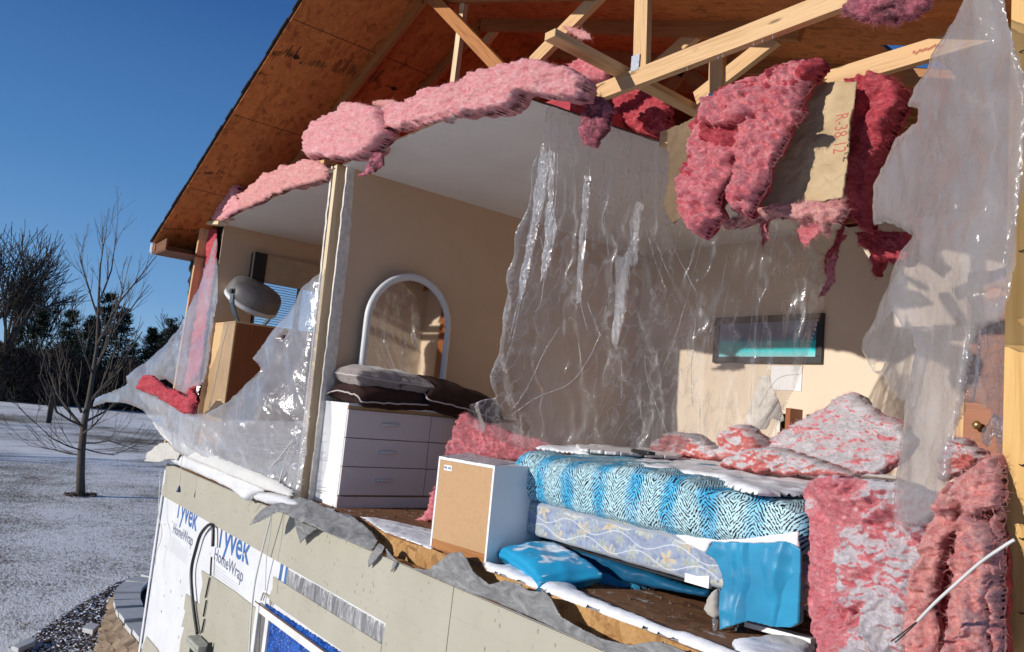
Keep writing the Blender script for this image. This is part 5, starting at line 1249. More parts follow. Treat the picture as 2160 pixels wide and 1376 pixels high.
# sock-like fleece cloths
tag(relief('fleece_cloth', C('d2', (575, 592), (605, 590), (612, 700), (590, 735), (540, 750), (535, 790), (545, 805), (525, 805), (508, 760), (515, 710), (545, 650)), 2.60, M['sock'], tf=.03, tb=.02, step=3, jag=1, edge=7, disp=lambda P, X: .012*fbm(P*20)), 'grey fleece cloth hanging between the nightstand and the bed', 'cloth')
tag(relief('fleece_cloth', C('d3', (600, 1000), (625, 985), (632, 1060), (635, 1150), (620, 1175), (570, 1150), (548, 1110), (560, 1050)), 2.57, M['sock'], tf=.03, tb=.02, step=3, jag=1, edge=7, disp=lambda P, X: .012*fbm(P*20)), 'frozen grey fleece cloth hanging at the foot corner with an icicle', 'cloth')
a_ = Yp(1508, 1305, 2.55); MB_ = MB(); MB_.tube([a_+Vector((0, 0, .0)), a_+Vector((.003, 0, -.04)), a_+Vector((-.002, 0, -.09)), a_+Vector((0, 0, -.14))], [.012, .009, .006, .002], 9)
tag(MB_.build('icicle', M['ice'], smooth=True), 'thin icicle hanging from the frozen fleece cloth', 'icicle')
# white broken blind bottom rail by the leg
m = MB(); a = Zp(1575, 1315, ZF+.03); b = Zp(1715, 1352, ZF+.03); m.stick(a, b, .05, .02, up=(0, 0, 1)); m.stick(a+Vector((0, .05, -.012)), b+Vector((0, .05, -.012)), .04, .012, up=(0, 0, 1))
tag(m.build('broken_slat', M['melamine'], bev=.002), 'broken white slat lying on the floor beside the bed leg', 'slat')

# snow drifted over the floor edge
def floor_snow(lab, pts, t=.02, **k): tag(relief('snow_drift', pts, ZF+.002, M['snow'], ax=2, nrm=(0, 0, 1), tf=t, tb=.0005, step=3, jag=2.5, edge=13, ymin=2.268, metric=True, disp=lambda P, X: .008*fbm(P*8), **k), lab, 'snow', kind='stuff')
floor_snow('snow strip along the broken floor edge in front of the bed', [(1015, 1190), (1060, 1200), (1130, 1195), (1185, 1215), (1230, 1260), (1300, 1290), (1400, 1330), (1500, 1365), (1640, 1420), (1400, 1420), (1330, 1366), (1240, 1330), (1180, 1300), (1120, 1250), (1060, 1225), (1020, 1205)], .03)
floor_snow('thin snow at the broken floor edge beside the nightstand', [(830, 1100), (900, 1115), (960, 1130), (900, 1160), (905, 1165), (960, 1185), (940, 1190), (860, 1155), (800, 1120), (760, 1090)], .008)
floor_snow('snow ridge beside the black bed leg', [(1540, 1360), (1600, 1350), (1660, 1345), (1720, 1360), (1700, 1420), (1560, 1420)], .03)

# ------------------------------------------------------------------ picture and papers on the back wall
yp = YB-.004; q = [Yp(*p, yp) for p in ((1741, 661), (1738, 768), (1515, 768))]
xr = q[0].x; zt3 = q[0].z; zb3 = q[1].z; xl3 = Yp(1512, 670, yp).x
pic = thing('framed_picture', 'black framed panoramic picture of turquoise sea on the back wall', 'picture', loc=((xl3+xr)/2, yp, zb3))
m = MB(); f = .055
for a, b in (((xl3, zt3-f), (xr, zt3)), ((xl3, zb3), (xr, zb3+f)), ((xl3, zb3+f), (xl3+f, zt3-f)), ((xr-f, zb3+f), (xr, zt3-f))): m.box((a[0], yp-.03, a[1]), (b[0], yp, b[1]))
m.build('frame', M['black'], pic, bev=.004)
g = G('seascape_print'); s_ = g.n('SeparateXYZ', Vector=g.co).outputs[2]; t = g.math('DIVIDE', g.math('SUBTRACT', s_, zb3+f), zt3-zb3-2*f)
t = g.math('ADD', t, g.math('MULTIPLY', g.math('SUBTRACT', g.noise(g.map(g.co, (1.5, 1, 7)), 2.0, 5), .5), .22))
pm = g.pbr(g.ramp(t, (.0, (.30, .60, .62)), (.16, (.04, .62, .66)), (.42, (.03, .55, .62)), (.5, (.03, .22, .36)), (.62, (.10, .16, .30)), (.85, (.14, .19, .34)), (1.0, (.20, .25, .38))), .15)
MB().box((xl3+f, yp-.012, zb3+f), (xr-f, yp-.002, zt3-f)).build('print', pm, pic)
a, b = Yp(1628, 772, YB-.004), Yp(1690, 825, YB-.004); tag(MB().box((a.x, YB-.008, b.z), (b.x, YB-.002, a.z)).build('paper_sheet', M['melamine']), 'plain white paper pinned below the turquoise picture', 'paper')
tag(relief('torn_paper', C('c8', (650, 787), (708, 792), (718, 830), (760, 930), (798, 1045), (770, 1050), (720, 1030), (690, 1100), (600, 1100), (565, 1060), (620, 900)), 4.9, M['paper_edge'], tf=0, tb=.004, flat=True, step=3, jag=2, disp=lambda P, X: .01*fbm(P*9)), 'torn pale drywall paper standing behind the insulation heap', 'paper')
# small shelf items right of it: two books
for k, (px, col, lb) in enumerate(((1653, M['darkwood'], 'thin black book standing against the back wall'), (1672, M['cab_side'], 'taller brown book standing against the back wall'))):
    a = Yp(px, 905, 5.5); hh = .22 if k == 0 else .26
    o = MB().box((a.x-.022, 5.42, a.z-.2), (a.x+.022, 5.6, a.z+hh-.1)).build('book', col, bev=.004); tag(o, lb, 'book')
    MB().box((a.x-.017, 5.418, a.z-.19), (a.x+.017, 5.4195, a.z+hh-.11)).build('page_block', M['paper_edge'], o) if k == 0 else None

# ================================================================== PLASTIC SHEETS
def film(name, label, poly, depth, mat, disp, **k):
    kw = dict(tf=0, tb=0, step=4, jag=2.5, edge=26, disp=disp); kw.update(k)
    return tag(relief(name, poly, depth, M[mat], **kw), label, 'plastic sheet')
def folds(a, fx, k=1.0, lean=0.0, fine=.006):
    def f(P, X):
        w = np.c_[(P[:, 0]+P[:, 1]*.5+lean*P[:, 2])*fx, P[:, 1]*.6, P[:, 2]*.55]
        c = np.c_[P[:, 0]*3, P[:, 1]*3, P[:, 2]*3]
        return a*(1-np.abs(pn(w+.35*fbm(c, 2)[:, None]))*2.2)+a*.35*(1-np.abs(pn(w*2.7+9))*2)+fine*ridge(np.c_[P[:, 0]*11, P[:, 1]*11, P[:, 2]*4])+k*.012*fbm(P*4)
    return f
mid = [(1165, 225), (1240, 250), (1330, 280), (1408, 303), (1450, 350), (1540, 420), (1640, 470), (1748, 540), (1740, 640), (1722, 700), (1690, 790), (1655, 870), (1622, 940), (1590, 975), (1400, 985), (1200, 975), (1080, 940), (1000, 905), (983, 880), (990, 853), (1052, 838), (1048, 795), (1070, 700), (1084, 600), (1100, 520), (1120, 430), (1135, 330), (1150, 260)]
cur = film('plastic_sheet', 'clear wrinkled plastic sheet hanging from the broken ceiling edge across the middle of the bedroom', mid, [(1165, 230, 2.5), (1405, 305, 3.35), (1745, 560, 4.55), (1600, 970, 4.5), (1400, 975, 4.15), (1150, 950, 3.4), (1000, 880, 3.0), (1055, 790, 2.95), (1105, 560, 2.75), (1300, 600, 3.3), (1130, 350, 2.6)], 'film', folds(.085, 3.2, 1, .0, .005), step=3, edge=18, jag=.8)
for k, (pl_, y_) in enumerate(((((1148, 300), (1160, 330), (1150, 420), (1128, 520), (1112, 600), (1098, 640), (1100, 590), (1118, 500), (1130, 400)), 2.6), (((1160, 315), (1172, 320), (1168, 420), (1175, 480), (1160, 560), (1140, 600), (1150, 520), (1158, 420)), 2.62), (((1236, 370), (1248, 372), (1240, 470), (1232, 560), (1226, 640), (1218, 640), (1226, 500)), 2.8), (((1345, 425), (1358, 430), (1350, 480), (1345, 560), (1330, 560), (1325, 640), (1310, 700), (1300, 740), (1292, 720), (1300, 640), (1298, 535), (1318, 545), (1330, 520), (1332, 470)), 3.2))):
    o = relief('fold', pl_, y_-.03, M['film_shiny'], cur, tf=0, tb=0, step=2, jag=1.2, edge=6, seed=60+k, disp=lambda P, X: .03*ridge(P*np.array([20, 20, 5]))+.008*ridge(P*np.array([40, 40, 40])))
for k, (pts, y_) in enumerate((([(1163, 240), (1158, 330), (1140, 430), (1122, 520), (1100, 620), (1085, 700), (1060, 790)], 2.68), ([(1180, 250), (1176, 330), (1172, 420), (1160, 520), (1150, 600)], 2.75), ([(1245, 300), (1243, 380), (1238, 480), (1230, 560), (1226, 640), (1240, 700)], 2.9), ([(1275, 330), (1273, 430), (1282, 520), (1290, 590), (1270, 680)], 3.0), ([(1350, 320), (1352, 400), (1362, 480), (1385, 560), (1410, 620)], 3.3), ([(1240, 640), (1258, 690), (1268, 712)], 3.1), ([(1480, 510), (1462, 580), (1440, 660), (1415, 740), (1395, 780)], 3.8), ([(1540, 490), (1530, 560), (1510, 650), (1490, 740)], 4.0), ([(1470, 620), (1465, 700), (1458, 790), (1462, 860)], 3.9), ([(1265, 705), (1240, 760), (1200, 810), (1130, 840), (1075, 880)], 3.0), ([(1180, 690), (1150, 740), (1105, 830), (1070, 875)], 2.95), ([(1360, 745), (1365, 800), (1390, 870), (1410, 920)], 3.7), ([(1312, 760), (1310, 850)], 3.5), ([(1350, 800), (1352, 890)], 3.6), ([(1400, 480), (1440, 560), (1470, 620)], 3.5), ([(1370, 480), (1395, 540), (1420, 600)], 3.5), ([(1600, 860), (1640, 800), (1690, 790)], 4.4), ([(1100, 560), (1090, 650), (1070, 730)], 2.7), ([(1140, 500), (1150, 560), (1140, 640), (1125, 660)], 2.7))):
    P_ = [Yp(a, b, y_-.035) for a, b in pts]; out = []
    for i in range(len(P_)-1):
        a, b, c_, d_ = P_[max(i-1, 0)], P_[i], P_[i+1], P_[min(i+2, len(P_)-1)]
        for q_ in range(8):
            t = q_/8; v = .5*((2*b)+(c_-a)*t+(2*a-5*b+4*c_-d_)*t*t+(3*b-a-3*c_+d_)*t**3); nz = pn(np.array([[v.x*14, v.y*3, v.z*14+k]]))[0]
            out.append(v+Vector((.006*float(nz), 0, 0)))
    n = len(out); MB().tube(out, [.0012+.0032*abs(float(pn(np.array([[i*.31, k*3.1, 1.5]]))[0]))*math.sin(math.pi*(i+.5)/n)+.0004 for i in range(n)], 5, cap=False).build('crease', M['film_shiny'], cur, smooth=True)
rt_ = c7((1695, -30), (1855, -30), (1875, 80), (1925, 250), (1965, 380), (1985, 520), (1965, 700), (1950, 900), (1930, 1150), (1922, 1376))
rt2 = C('c8', (2105, 200), (2085, 300), (2050, 430), (2015, 490), (1940, 512), (1890, 512), (1885, 620), (1870, 720), (1845, 800), (1800, 1000), (1760, 1120), (1745, 1200))+C('d4', (950, 200), (935, 330), (900, 430), (870, 500), (830, 545), (760, 590), (700, 610), (692, 700), (640, 640), (590, 600), (610, 420), (640, 100))
rt3 = C('c8', (1500, 1000), (1508, 942), (1460, 925), (1400, 868), (1370, 800), (1310, 770), (1240, 650), (1245, 590), (1300, 500), (1350, 400), (1400, 300), (1440, 210), (1475, 130))+c7((1355, 1340), (1395, 1230), (1345, 1190), (1290, 1165), (1250, 1160), (1190, 1170), (1187, 1080), (1200, 950), (1250, 850), (1300, 720), (1420, 635), (1425, 565), (1365, 555), (1400, 460), (1450, 400), (1500, 300), (1570, 190), (1650, 60))
holes = [C('c8', (1308, 725), (1345, 708), (1382, 712), (1368, 762), (1330, 765)), C('c8', (1925, 330), (1985, 285), (2040, 290), (2020, 350), (1965, 355))]
rs_ = film('plastic_sheet', 'large milky torn plastic sheet hanging in front of the corner post at the right', rt_+rt2+rt3, [(2020, 0, 2.16), (2110, 200, 2.12), (1850, 460, 2.5), (2000, 560, 2.2), (1840, 750, 2.55), (1950, 1080, 2.28), (2100, 500, 2.1), (1900, 200, 2.35), (1960, 800, 2.3)], 'film_milky', folds(.028, 2.6, 1.3, .25, .008), step=4, jag=3, edge=16, holes=holes)
up_ = [(2050, -20), (2115, -20), (2124, 35), (2144, 105), (2158, 160), (2163, 260), (2158, 400), (2132, 560), (2110, 678), (2075, 692), (2052, 722), (2035, 700), (2018, 655), (2010, 692), (1912, 694), (1896, 722), (1906, 690), (1885, 652), (1868, 682), (1832, 710), (1850, 660), (1880, 590), (1905, 530)]+rt3[14:]
st_ = [(1922, 690), (2046, 688), (2038, 800), (2022, 900), (2006, 985), (2000, 1078), (1960, 1106), (1892, 1100), (1898, 1000), (1916, 850), (1936, 740)]
M['film_veil'] = m_plastic('grey_polyethylene_veil', .42, vs=(2, 2, 1.2), rough=.2, wr=.6, white=(.57, .535, .51), streak=.06)
DP_ = [(2020, 0, 2.20), (2110, 200, 2.16), (1850, 460, 2.54), (2000, 560, 2.24), (1840, 750, 2.59), (1950, 1080, 2.32), (2100, 500, 2.14), (1900, 200, 2.39), (1960, 800, 2.34)]
for pl_, nm in ((up_, 'upper'), (st_, 'lower')):
    relief('sheet_layer', pl_, DP_, M['film_veil'], rs_, tf=0, tb=0, step=4, jag=2.5, edge=16, disp=folds(.03, 2.2, 1.2, .25, .004))
a, b = Yp(2068, 690, 2.6), Yp(2052, 850, 2.6); MB().tube([a, a.lerp(b, .5)+Vector((.004, 0, 0)), b], [.003, .006, .003], 6, cap=False).build('crease', M['film_shiny'], rs_, smooth=True)
film('plastic_sheet', 'grey plastic sheet stretched behind the corner post with a ragged hole near the door', C('c8', (1900, 380), (2064, 330), (2066, 1260), (2000, 1230), (1990, 1110), (1975, 1060), (1965, 980), (1905, 950), (1880, 945), (1845, 950), (1800, 1060), (1760, 1110), (1800, 700), (1870, 500)), [(2070, 650, 2.75), (2120, 900, 2.7), (2030, 900, 2.9)], 'film_dense', folds(.03, 5, 1, 0, .006), jag=3)
film('plastic_scrap', 'shredded plastic tatters at the bottom of the grey sheet beside the post', C('c8', (1925, 1090), (1990, 1000), (2030, 1030), (2062, 1020), (2062, 1120), (2030, 1180), (1990, 1110), (1975, 1180), (1950, 1210), (1920, 1180)), 2.5, 'film_shiny', folds(.02, 9), jag=5, step=3)
ll = C('d5', (772, -180), (765, -60), (770, 0), (768, 200), (742, 330), (735, 420), (722, 520), (700, 640), (672, 700), (655, 780), (640, 860), (700, 860), (760, 832), (830, 790), (940, 680), (1020, 600), (970, 540), (1060, 420), (1150, 310), (1230, 210), (1250, 150), (1320, 80), (1378, 40), (1350, 400), (1325, 700), (1300, 900), (1275, 1100), (1245, 1335), (1215, 1348), (900, 1230), (560, 1092), (440, 975), (390, 905), (340, 842), (240, 800), (130, 795), (45, 822), (58, 770), (130, 740), (250, 692), (238, 645), (350, 560), (450, 480), (550, 370), (600, 260), (660, 130), (700, 20), (745, -80))
lh = [C('d5', (1140, 430), (1190, 380), (1195, 395), (1160, 440)), C('d5', (415, 665), (470, 660), (515, 700), (520, 722), (470, 700), (430, 690))]
lf = film('plastic_sheet', 'billowing plastic sheet torn and slung across the open left room', ll, [(460, 500, 2.28), (450, 700, 2.15), (200, 850, 1.72), (268, 795, 1.80), (330, 880, 1.92), (400, 870, 1.98), (540, 780, 2.05), (670, 590, 2.27), (660, 800, 2.26), (635, 1040, 2.24), (480, 960, 2.12), (530, 900, 2.02)], 'film_left', lambda P, X: .06*fbm(P*1.6, 2)+.035*ridge(np.c_[(P[:, 0]*.8+P[:, 2]*.9)*3, P[:, 1]*1, (P[:, 0]*.6-P[:, 2])*.7], 2)+.006*ridge(np.c_[(P[:, 0]*.8+P[:, 2]*.9)*14, P[:, 1]*3, (P[:, 0]*.6-P[:, 2])*3], 2), step=3, edge=10, holes=lh, jag=1.6)
# taut creases running to the partition in the lower half
m = MB()
for k in range(16):
    a = (random.uniform(330, 470), random.uniform(890, 960)); b = (random.uniform(630, 648), random.uniform(880, 1030)); A, B = Yp(*a, 2.06), Yp(*b, 2.22); n = 14
    pts = [A.lerp(B, t/n)+Vector((0, .03*math.sin(math.pi*t/n), -.05*math.sin(math.pi*t/n))) for t in range(n+1)]; m = MB(); m.tube(pts, [.002+.004*math.sin(math.pi*t/n) for t in range(n+1)], 6)
    m.build('crease', M['film_shiny'], lf, smooth=True)
film('plastic_sheet', 'crumpled milky plastic bunched under the red insulation at the lower left', C('d5', (300, 735), (350, 745), (430, 780), (560, 855), (640, 880), (760, 900), (1000, 900), (1290, 905), (1262, 1180), (1240, 1330), (1000, 1240), (700, 1120), (520, 1010), (430, 900), (345, 800)), [(300, 830, 1.88), (420, 900, 2.0), (640, 900, 2.25), (630, 1040, 2.23), (480, 960, 2.08)], 'film_left', lambda P, X: .03*ridge(np.c_[(P[:, 0]*.5+P[:, 2])*6, P[:, 1]*3, (P[:, 0]-P[:, 2]*.5)*1.0])+.02*fbm(P*6), step=3, jag=2, edge=8, seed=8)
tag(relief('torn_wall_liner', C('d5', (385, 900), (440, 930), (560, 990), (700, 1070), (900, 1160), (1100, 1240), (1220, 1310), (1200, 1345), (1030, 1300), (900, 1245), (700, 1160), (560, 1100), (440, 985)), [(330, 890, 1.98), (640, 1040, 2.2), (480, 970, 2.08)], m_plain('pale_grey_liner', (.62, .61, .58), .5, .06, 8, .2, 30), tf=.03, tb=.02, step=3, jag=1.5, edge=9, disp=lambda P, X: .012*fbm(P*6)), 'smooth pale liner strip sagging below the left plastic sheet', 'liner')
# rolled torn house wrap over the sill
def roll(lab, pts, y, **k): tag(relief('torn_house_wrap', pts, y, M['wrap'], tf=.05, tb=.03, step=3, jag=1.5, edge=9, disp=lambda P, X: .014*ridge(P*np.array([7, 7, 9]))+.008*fbm(P*14), **k), lab, 'house wrap')
roll('rolled white house wrap along the left sill ending in a pointed flap', C('d5', (508, 1120), (540, 1090), (600, 1100), (720, 1150), (900, 1205), (1040, 1275), (1052, 1310), (1010, 1335), (950, 1372), (880, 1310), (760, 1250), (660, 1210), (560, 1165), (515, 1145)), 2.2)
roll('small white roll of house wrap beside the torn grey membrane', C('d6', (888, 165), (930, 138), (1050, 148), (1150, 175), (1232, 232), (1200, 250), (1000, 238), (905, 205)), 2.18)
tag(relief('torn_flap', C('d5', (345, 1137), (365, 1085), (400, 1050), (430, 1035), (480, 1030), (550, 1085), (535, 1132), (480, 1125), (420, 1142)), [(310, 970, 2.05), (380, 950, 2.2)], m_plain('grey_paper_flap', (.52, .50, .46), .7, .1, 8, .3, 30), tf=0, tb=.004, flat=True, step=3, jag=1.2, disp=lambda P, X: .02*fbm(P*6)), 'pale grey flap of torn sheathing paper at the left corner of the wall', 'flap')

# grey membrane torn up along the floor edge
def mem(lab, pts, depth, a=.02, **k): tag(relief('torn_membrane', pts, depth, M['membrane'], tf=0, tb=.003, flat=True, step=3, jag=1.2, disp=lambda P, X: a*fbm(P*4, 3)+.006*ridge(P*8), **k), lab, 'membrane')
mem('curled dark grey membrane strip ending in a horn shape at the left', C('d1', (95, 445), (120, 400), (150, 362), (210, 312), (300, 282), (370, 276), (440, 285), (410, 245), (470, 240), (560, 270), (640, 310), (740, 350), (830, 370), (920, 430), (1000, 510), (1032, 560), (1010, 610), (985, 632), (850, 575), (700, 515), (600, 472), (555, 450), (430, 400), (370, 372), (300, 348), (200, 400), (130, 428)), [(527, 1108, 2.0), (560, 1062, 2.08), (640, 1050, 2.2), (700, 1090, 2.235), (790, 1160, 2.24), (650, 1110, 2.12)], .012)
mem('grey triangular membrane flap pointing down over the siding', C('d1', (425, 398), (480, 430), (590, 470), (520, 520), (458, 577), (440, 490)), 2.2, .006)
mem('frayed dark membrane shred hanging over the siding edge', C('d1', (1020, 600), (1045, 575), (1080, 605), (1060, 650), (1010, 710), (962, 755), (968, 700), (990, 650)), 2.225, .005)
mem('tiny dark membrane shred below the floor edge', C('d1', (1150, 712), (1175, 715), (1165, 745), (1140, 780), (1117, 808), (1140, 760)), 2.235, .002)
mem('grey membrane along the floor edge with a tall jagged peak under the nightstand', C('d1', (1080, 605), (1140, 670), (1200, 725), (1290, 760), (1400, 770), (1440, 740), (1500, 700), (1560, 650), (1640, 640), (1680, 690), (1730, 780), (1790, 830), (1850, 880), (1960, 850), (2085, 880), (2090, 1095), (1900, 1010), (1700, 930), (1480, 845), (1250, 745), (1100, 680)), 2.237, .006)
mem('grey membrane along the floor edge with a blunt tip in front of the bed', C('d2', (620, 960), (680, 1000), (740, 1005), (770, 1000), (820, 1050), (850, 1110), (880, 1160), (1000, 1230), (1120, 1290), (1300, 1330), (1420, 1345), (1500, 1310), (1503, 1500), (1300, 1440), (1150, 1368), (900, 1260), (700, 1165), (560, 1100), (560, 945)), 2.236, .006)
mem('grey membrane remnant rising near the lower middle edge of the photo', C('d3', (100, 1330), (220, 1310), (300, 1320), (420, 1370), (560, 1460), (200, 1460)), 2.234, .004)
film('sagging_liner', 'pale curled scraps of liner lying on the membrane', C('d1', (640, 318), (700, 325), (722, 330), (710, 350), (680, 345)), 2.17, 'film_shiny', folds(.01, 9), step=2)

# ------------------------------------------------------------------ cords
def cord(label, pts, r, mat, cat='cord', parent=None, name='cord'):
    P = [Vector(p) for p in pts]; out = []
    for i in range(len(P)-1):
        a, b, c_, d_ = P[max(i-1, 0)], P[i], P[i+1], P[min(i+2, len(P)-1)]
        for k in range(6):
            t = k/6; out.append(.5*((2*b)+(c_-a)*t+(2*a-5*b+4*c_-d_)*t*t+(3*b-a-3*c_+d_)*t**3))
    out.append(P[-1]); o = MB().tube(out, r, 6).build(name, mat, parent, smooth=True)
    return tag(o, label, cat) if parent is None else o
Y2 = 2.17
cord('thin white cord hanging straight down from the partition foot across the siding', [Yp(*p, Y2) for p in C('d6', (1085, -30), (1000, 300), (900, 700), (862, 900), (838, 1150), (828, 1376), (826, 1500))], .0065, M['cable_white'])
cord('second white cord falling from the partition knot to the siding', [Yp(*p, Y2) for p in C('d6', (1160, -260), (1060, -130), (950, 0), (850, 180), (805, 262))], .004, M['cable_white'])
cord('third white cord from the partition knot dropping behind the membrane horn', [Yp(*p, Y2-.01) for p in C('d6', (1165, -260), (1110, -120), (1060, 60), (1010, 230), (985, 480), (960, 640), (950, 900))], .003, M['cable_white'])
cord('pull cord with a small dark tassel at the left sill', [Yp(*p, 2.1) for p in C('d5', (595, 1035), (570, 1080), (558, 1150), (552, 1220), (545, 1285))], .003, M['cable_white'])
pt = Yp(*C('d5', (545, 1285))[0], 2.1); tag(MB().tube([pt+Vector((0, 0, .01)), pt+Vector((0, 0, -.03)), pt+Vector((0, 0, -.05))], [.006, .018, .02], 10).build('cord_tassel', m_plain('navy_tassel', (.02, .04, .12), .5)), 'dark blue tassel on the end of the pull cord', 'tassel')
cord('thin cord hanging at the left corner of the wrapped wall', [Yp(*p, 2.18) for p in C('d6', (140, -20), (130, 200), (128, 330), (152, 430), (140, 520), (110, 600), (100, 700))], .004, M['cable_white'])
cord('thin loose string hanging in front of the cabinet', [Yp(*p, 2.3) for p in C('d5', (835, 330), (800, 450), (770, 600), (735, 760), (715, 830))], .003, M['cable_white'])
tn = C('d5', (1300, 885))[0]
# dark service cable and its box
cord('black service cable looping down the house wrap to the grey box', [Yp(*p, 2.225) for p in C('d6', (545, 560), (548, 450), (540, 395), (505, 400), (450, 470), (415, 580), (385, 700), (378, 800), (385, 920), (400, 1060), (425, 1235))], .0145, M['black'], 'cable', name='service_cable')
cord('thin dark broken conduit strip on the lower siding', [Yp(*p, 2.235) for p in C('d6', (535, 640), (530, 720), (528, 785))], .008, M['black'], 'cable', name='conduit_strip')
for k, (a, b) in enumerate((((520, 800), (488, 955)), ((495, 975), (472, 1100)), ((480, 1120), (458, 1225)))):
    cord(('upper', 'middle', 'lowest')[k]+' piece of the broken dark conduit strip on the siding', [Yp(*p, 2.238) for p in C('d6', a, b)], .007, M['black'], 'cable', name='conduit_strip')
bx = thing('junction_box', 'grey weathered electrical box at the bottom of the black service cable', 'junction box', loc=tuple(Yp(*C('d6', (450, 1310))[0], 2.2)))
a, b = Yp(*C('d6', (408, 1240))[0], 2.2), Yp(*C('d6', (490, 1400))[0], 2.2)
MB().box((a.x, 2.13, b.z), (b.x, 2.236, a.z)).build('housing', m_plain('weathered_grey_box', (.33, .33, .29), .7, .2, 20, .4), bx, bev=.012)
MB().box((a.x+.02, 2.124, b.z+.03), (b.x-.05, 2.129, a.z-.03)).build('cover', m_plain('grey_box_cover', (.40, .40, .36), .6, .15), bx, bev=.003)
MB().tube([(a.x+.05, 2.19, b.z+.01), (a.x+.05, 2.19, b.z-.25)], .035, 12).build('conduit', M['black_metal'], bx)
MB().box((b.x+.001, 2.2, b.z-.2), (b.x+.018, 2.236, a.z+.03)).build('mounting_strip', M['black'], bx)
# white cable with bare black ends at the right
cw = cord('white electrical cable with stripped black wires slanting across the salmon insulation', [Yp(*p, 1.84) for p in C('d4', (1330, 690), (1262, 732), (1120, 830), (960, 970), (840, 1080), (735, 1190))], .0036, M['cable_white'], 'cable', name='electrical_cable')
for a_, b_ in (((735, 1190), (575, 1312)), ((738, 1192), (602, 1318))): cord('', [Yp(*p, 1.84) for p in C('d4', a_, ((a_[0]+b_[0])/2+6, (a_[1]+b_[1])/2-3), b_)], .0014, M['black'], parent=cw, name='wire')

# ================================================================== OUTDOORS
wpts = [Zp(*p, -2.75) for p in C('c2', (905, 935), (860, 940), (780, 955), (712, 980), (672, 1020), (655, 1065), (660, 1110), (690, 1170), (735, 1225), (790, 1290), (850, 1370))]
print('wall pts', wpts[0], wpts[5], wpts[-1])
rw = thing('retaining_wall', 'curved tan split block retaining wall with grey cap stones at the house corner', 'retaining wall', loc=(wpts[5].x, wpts[5].y, ZG))
# smooth and resample
Pw = []
for i in range(len(wpts)-1):
    for k in range(8): Pw.append(wpts[i].lerp(wpts[i+1], k/8))
for _ in range(12): Pw = [Pw[0]]+[(Pw[i-1]+Pw[i]*2+Pw[i+1])/4 for i in range(1, len(Pw)-1)]+[Pw[-1]]
Ls = [0]
for i in range(1, len(Pw)): Ls.append(Ls[-1]+(Pw[i]-Pw[i-1]).length)
def at(s):
    s = max(0, min(s, Ls[-1]-1e-4)); i = max(j for j in range(len(Ls)) if Ls[j] <= s); i = min(i, len(Pw)-2)
    t = (s-Ls[i])/(Ls[i+1]-Ls[i]); p = Pw[i].lerp(Pw[i+1], t); d = (Pw[i+1]-Pw[i]).normalized(); return p, d
cen = sum(Pw, Vector())/len(Pw); inn = (Vector((-8.0, 4.2, 0))-Vector((cen.x, cen.y, 0))).normalized()
def blk(name, s, w, z0, z1, dep, off, mat, rough_):
    V = []; F = []; nx, nz = 5, 3; p, d = at(s+w/2); n = Vector((d.y, -d.x, 0)); 
    if n.dot(inn) > 0: n = -n
    p = Vector((p.x, p.y, 0))+n*off
    for layer in (0, 1):
        for i in range(nx+1):
            for k in range(nz+1):
                u = -w/2+w*i/nx*.985; z = z0+(z1-z0)*k/nz; ed = (i in (0, nx)) or (k in (0, nz))
                o_ = (0 if ed else rough_*(1+random.uniform(-.6, .8))) if layer == 0 else -dep
                V.append(p+d*u+n*o_+Vector((0, 0, z)))
    m = (nx+1)*(nz+1); ix = lambda i, k, l: l*m+i*(nz+1)+k
    for i in range(nx):
        for k in range(nz):
            F.append((ix(i, k, 0), ix(i+1, k, 0), ix(i+1, k+1, 0), ix(i, k+1, 0))); F.append((ix(i, k, 1), ix(i, k+1, 1), ix(i+1, k+1, 1), ix(i+1, k, 1)))
    for i in range(nx):
        for k in (0, nz): F.append((ix(i, k, 0), ix(i+1, k, 0), ix(i+1, k, 1), ix(i, k, 1)))
    for k in range(nz):
        for i in (0, nx): F.append((ix(i, k, 0), ix(i, k+1, 0), ix(i, k+1, 1), ix(i, k, 1)))
    o = mobj(name, V, F, mat, rw); 
    bm = bmesh.new(); bm.from_mesh(o.data); bmesh.ops.recalc_face_normals(bm, faces=bm.faces); bm.to_mesh(o.data); bm.free()
    return o
hb_ = .15; z = -2.80; row = 0
while z > ZG-.4:
    s = (row % 2)*.15
    while s < Ls[-1]-.1: blk('block', s+.008, .284, z-hb_+.008, z-.006, .2, .02+row*.02, M['block'], .055); s += .30
    z -= hb_; row += 1
s = .02
while s < Ls[-1]-.1:
    w = random.uniform(.26, .36); c_ = blk('cap_stone', s, w-.05, -2.798, -2.75, .30, .035, M['cap'], .0)
    c_.location += Vector((0, 0, random.uniform(0, .03))); s += w
tag(MB().prism([(p.x, p.y, -2.86) for p in Pw]+[(-8.7, 3.0, -2.86), (-8.7, 6, -2.86)], (0, 0, -.3)).build('planting_bed', M['mulch']), 'dark soil bed held by the curved block wall', kind='structure')
for k, (pp, lb) in enumerate(((((460, 1265), (500, 1232), (560, 1245), (520, 1280)), 'loose grey cap stone lying on the mulch beside the block wall'), (((60, 1370), (150, 1322), (205, 1320), (190, 1345), (100, 1385)), 'loose grey cap stone near the lower left corner of the photo'))):
    tag(MB().prism([Zp(*p, ZG+.05) for p in C('c2', *pp)], (0, 0, .06)).build('loose_cap_stone', M['cap'], bev=.01), lb, 'stone')
mu = C('c2', (-300, 1500), (80, 1376), (150, 1320), (230, 1250), (320, 1190), (430, 1120), (540, 1050), (650, 990), (760, 950), (900, 920), (1100, 1000), (1000, 1500))
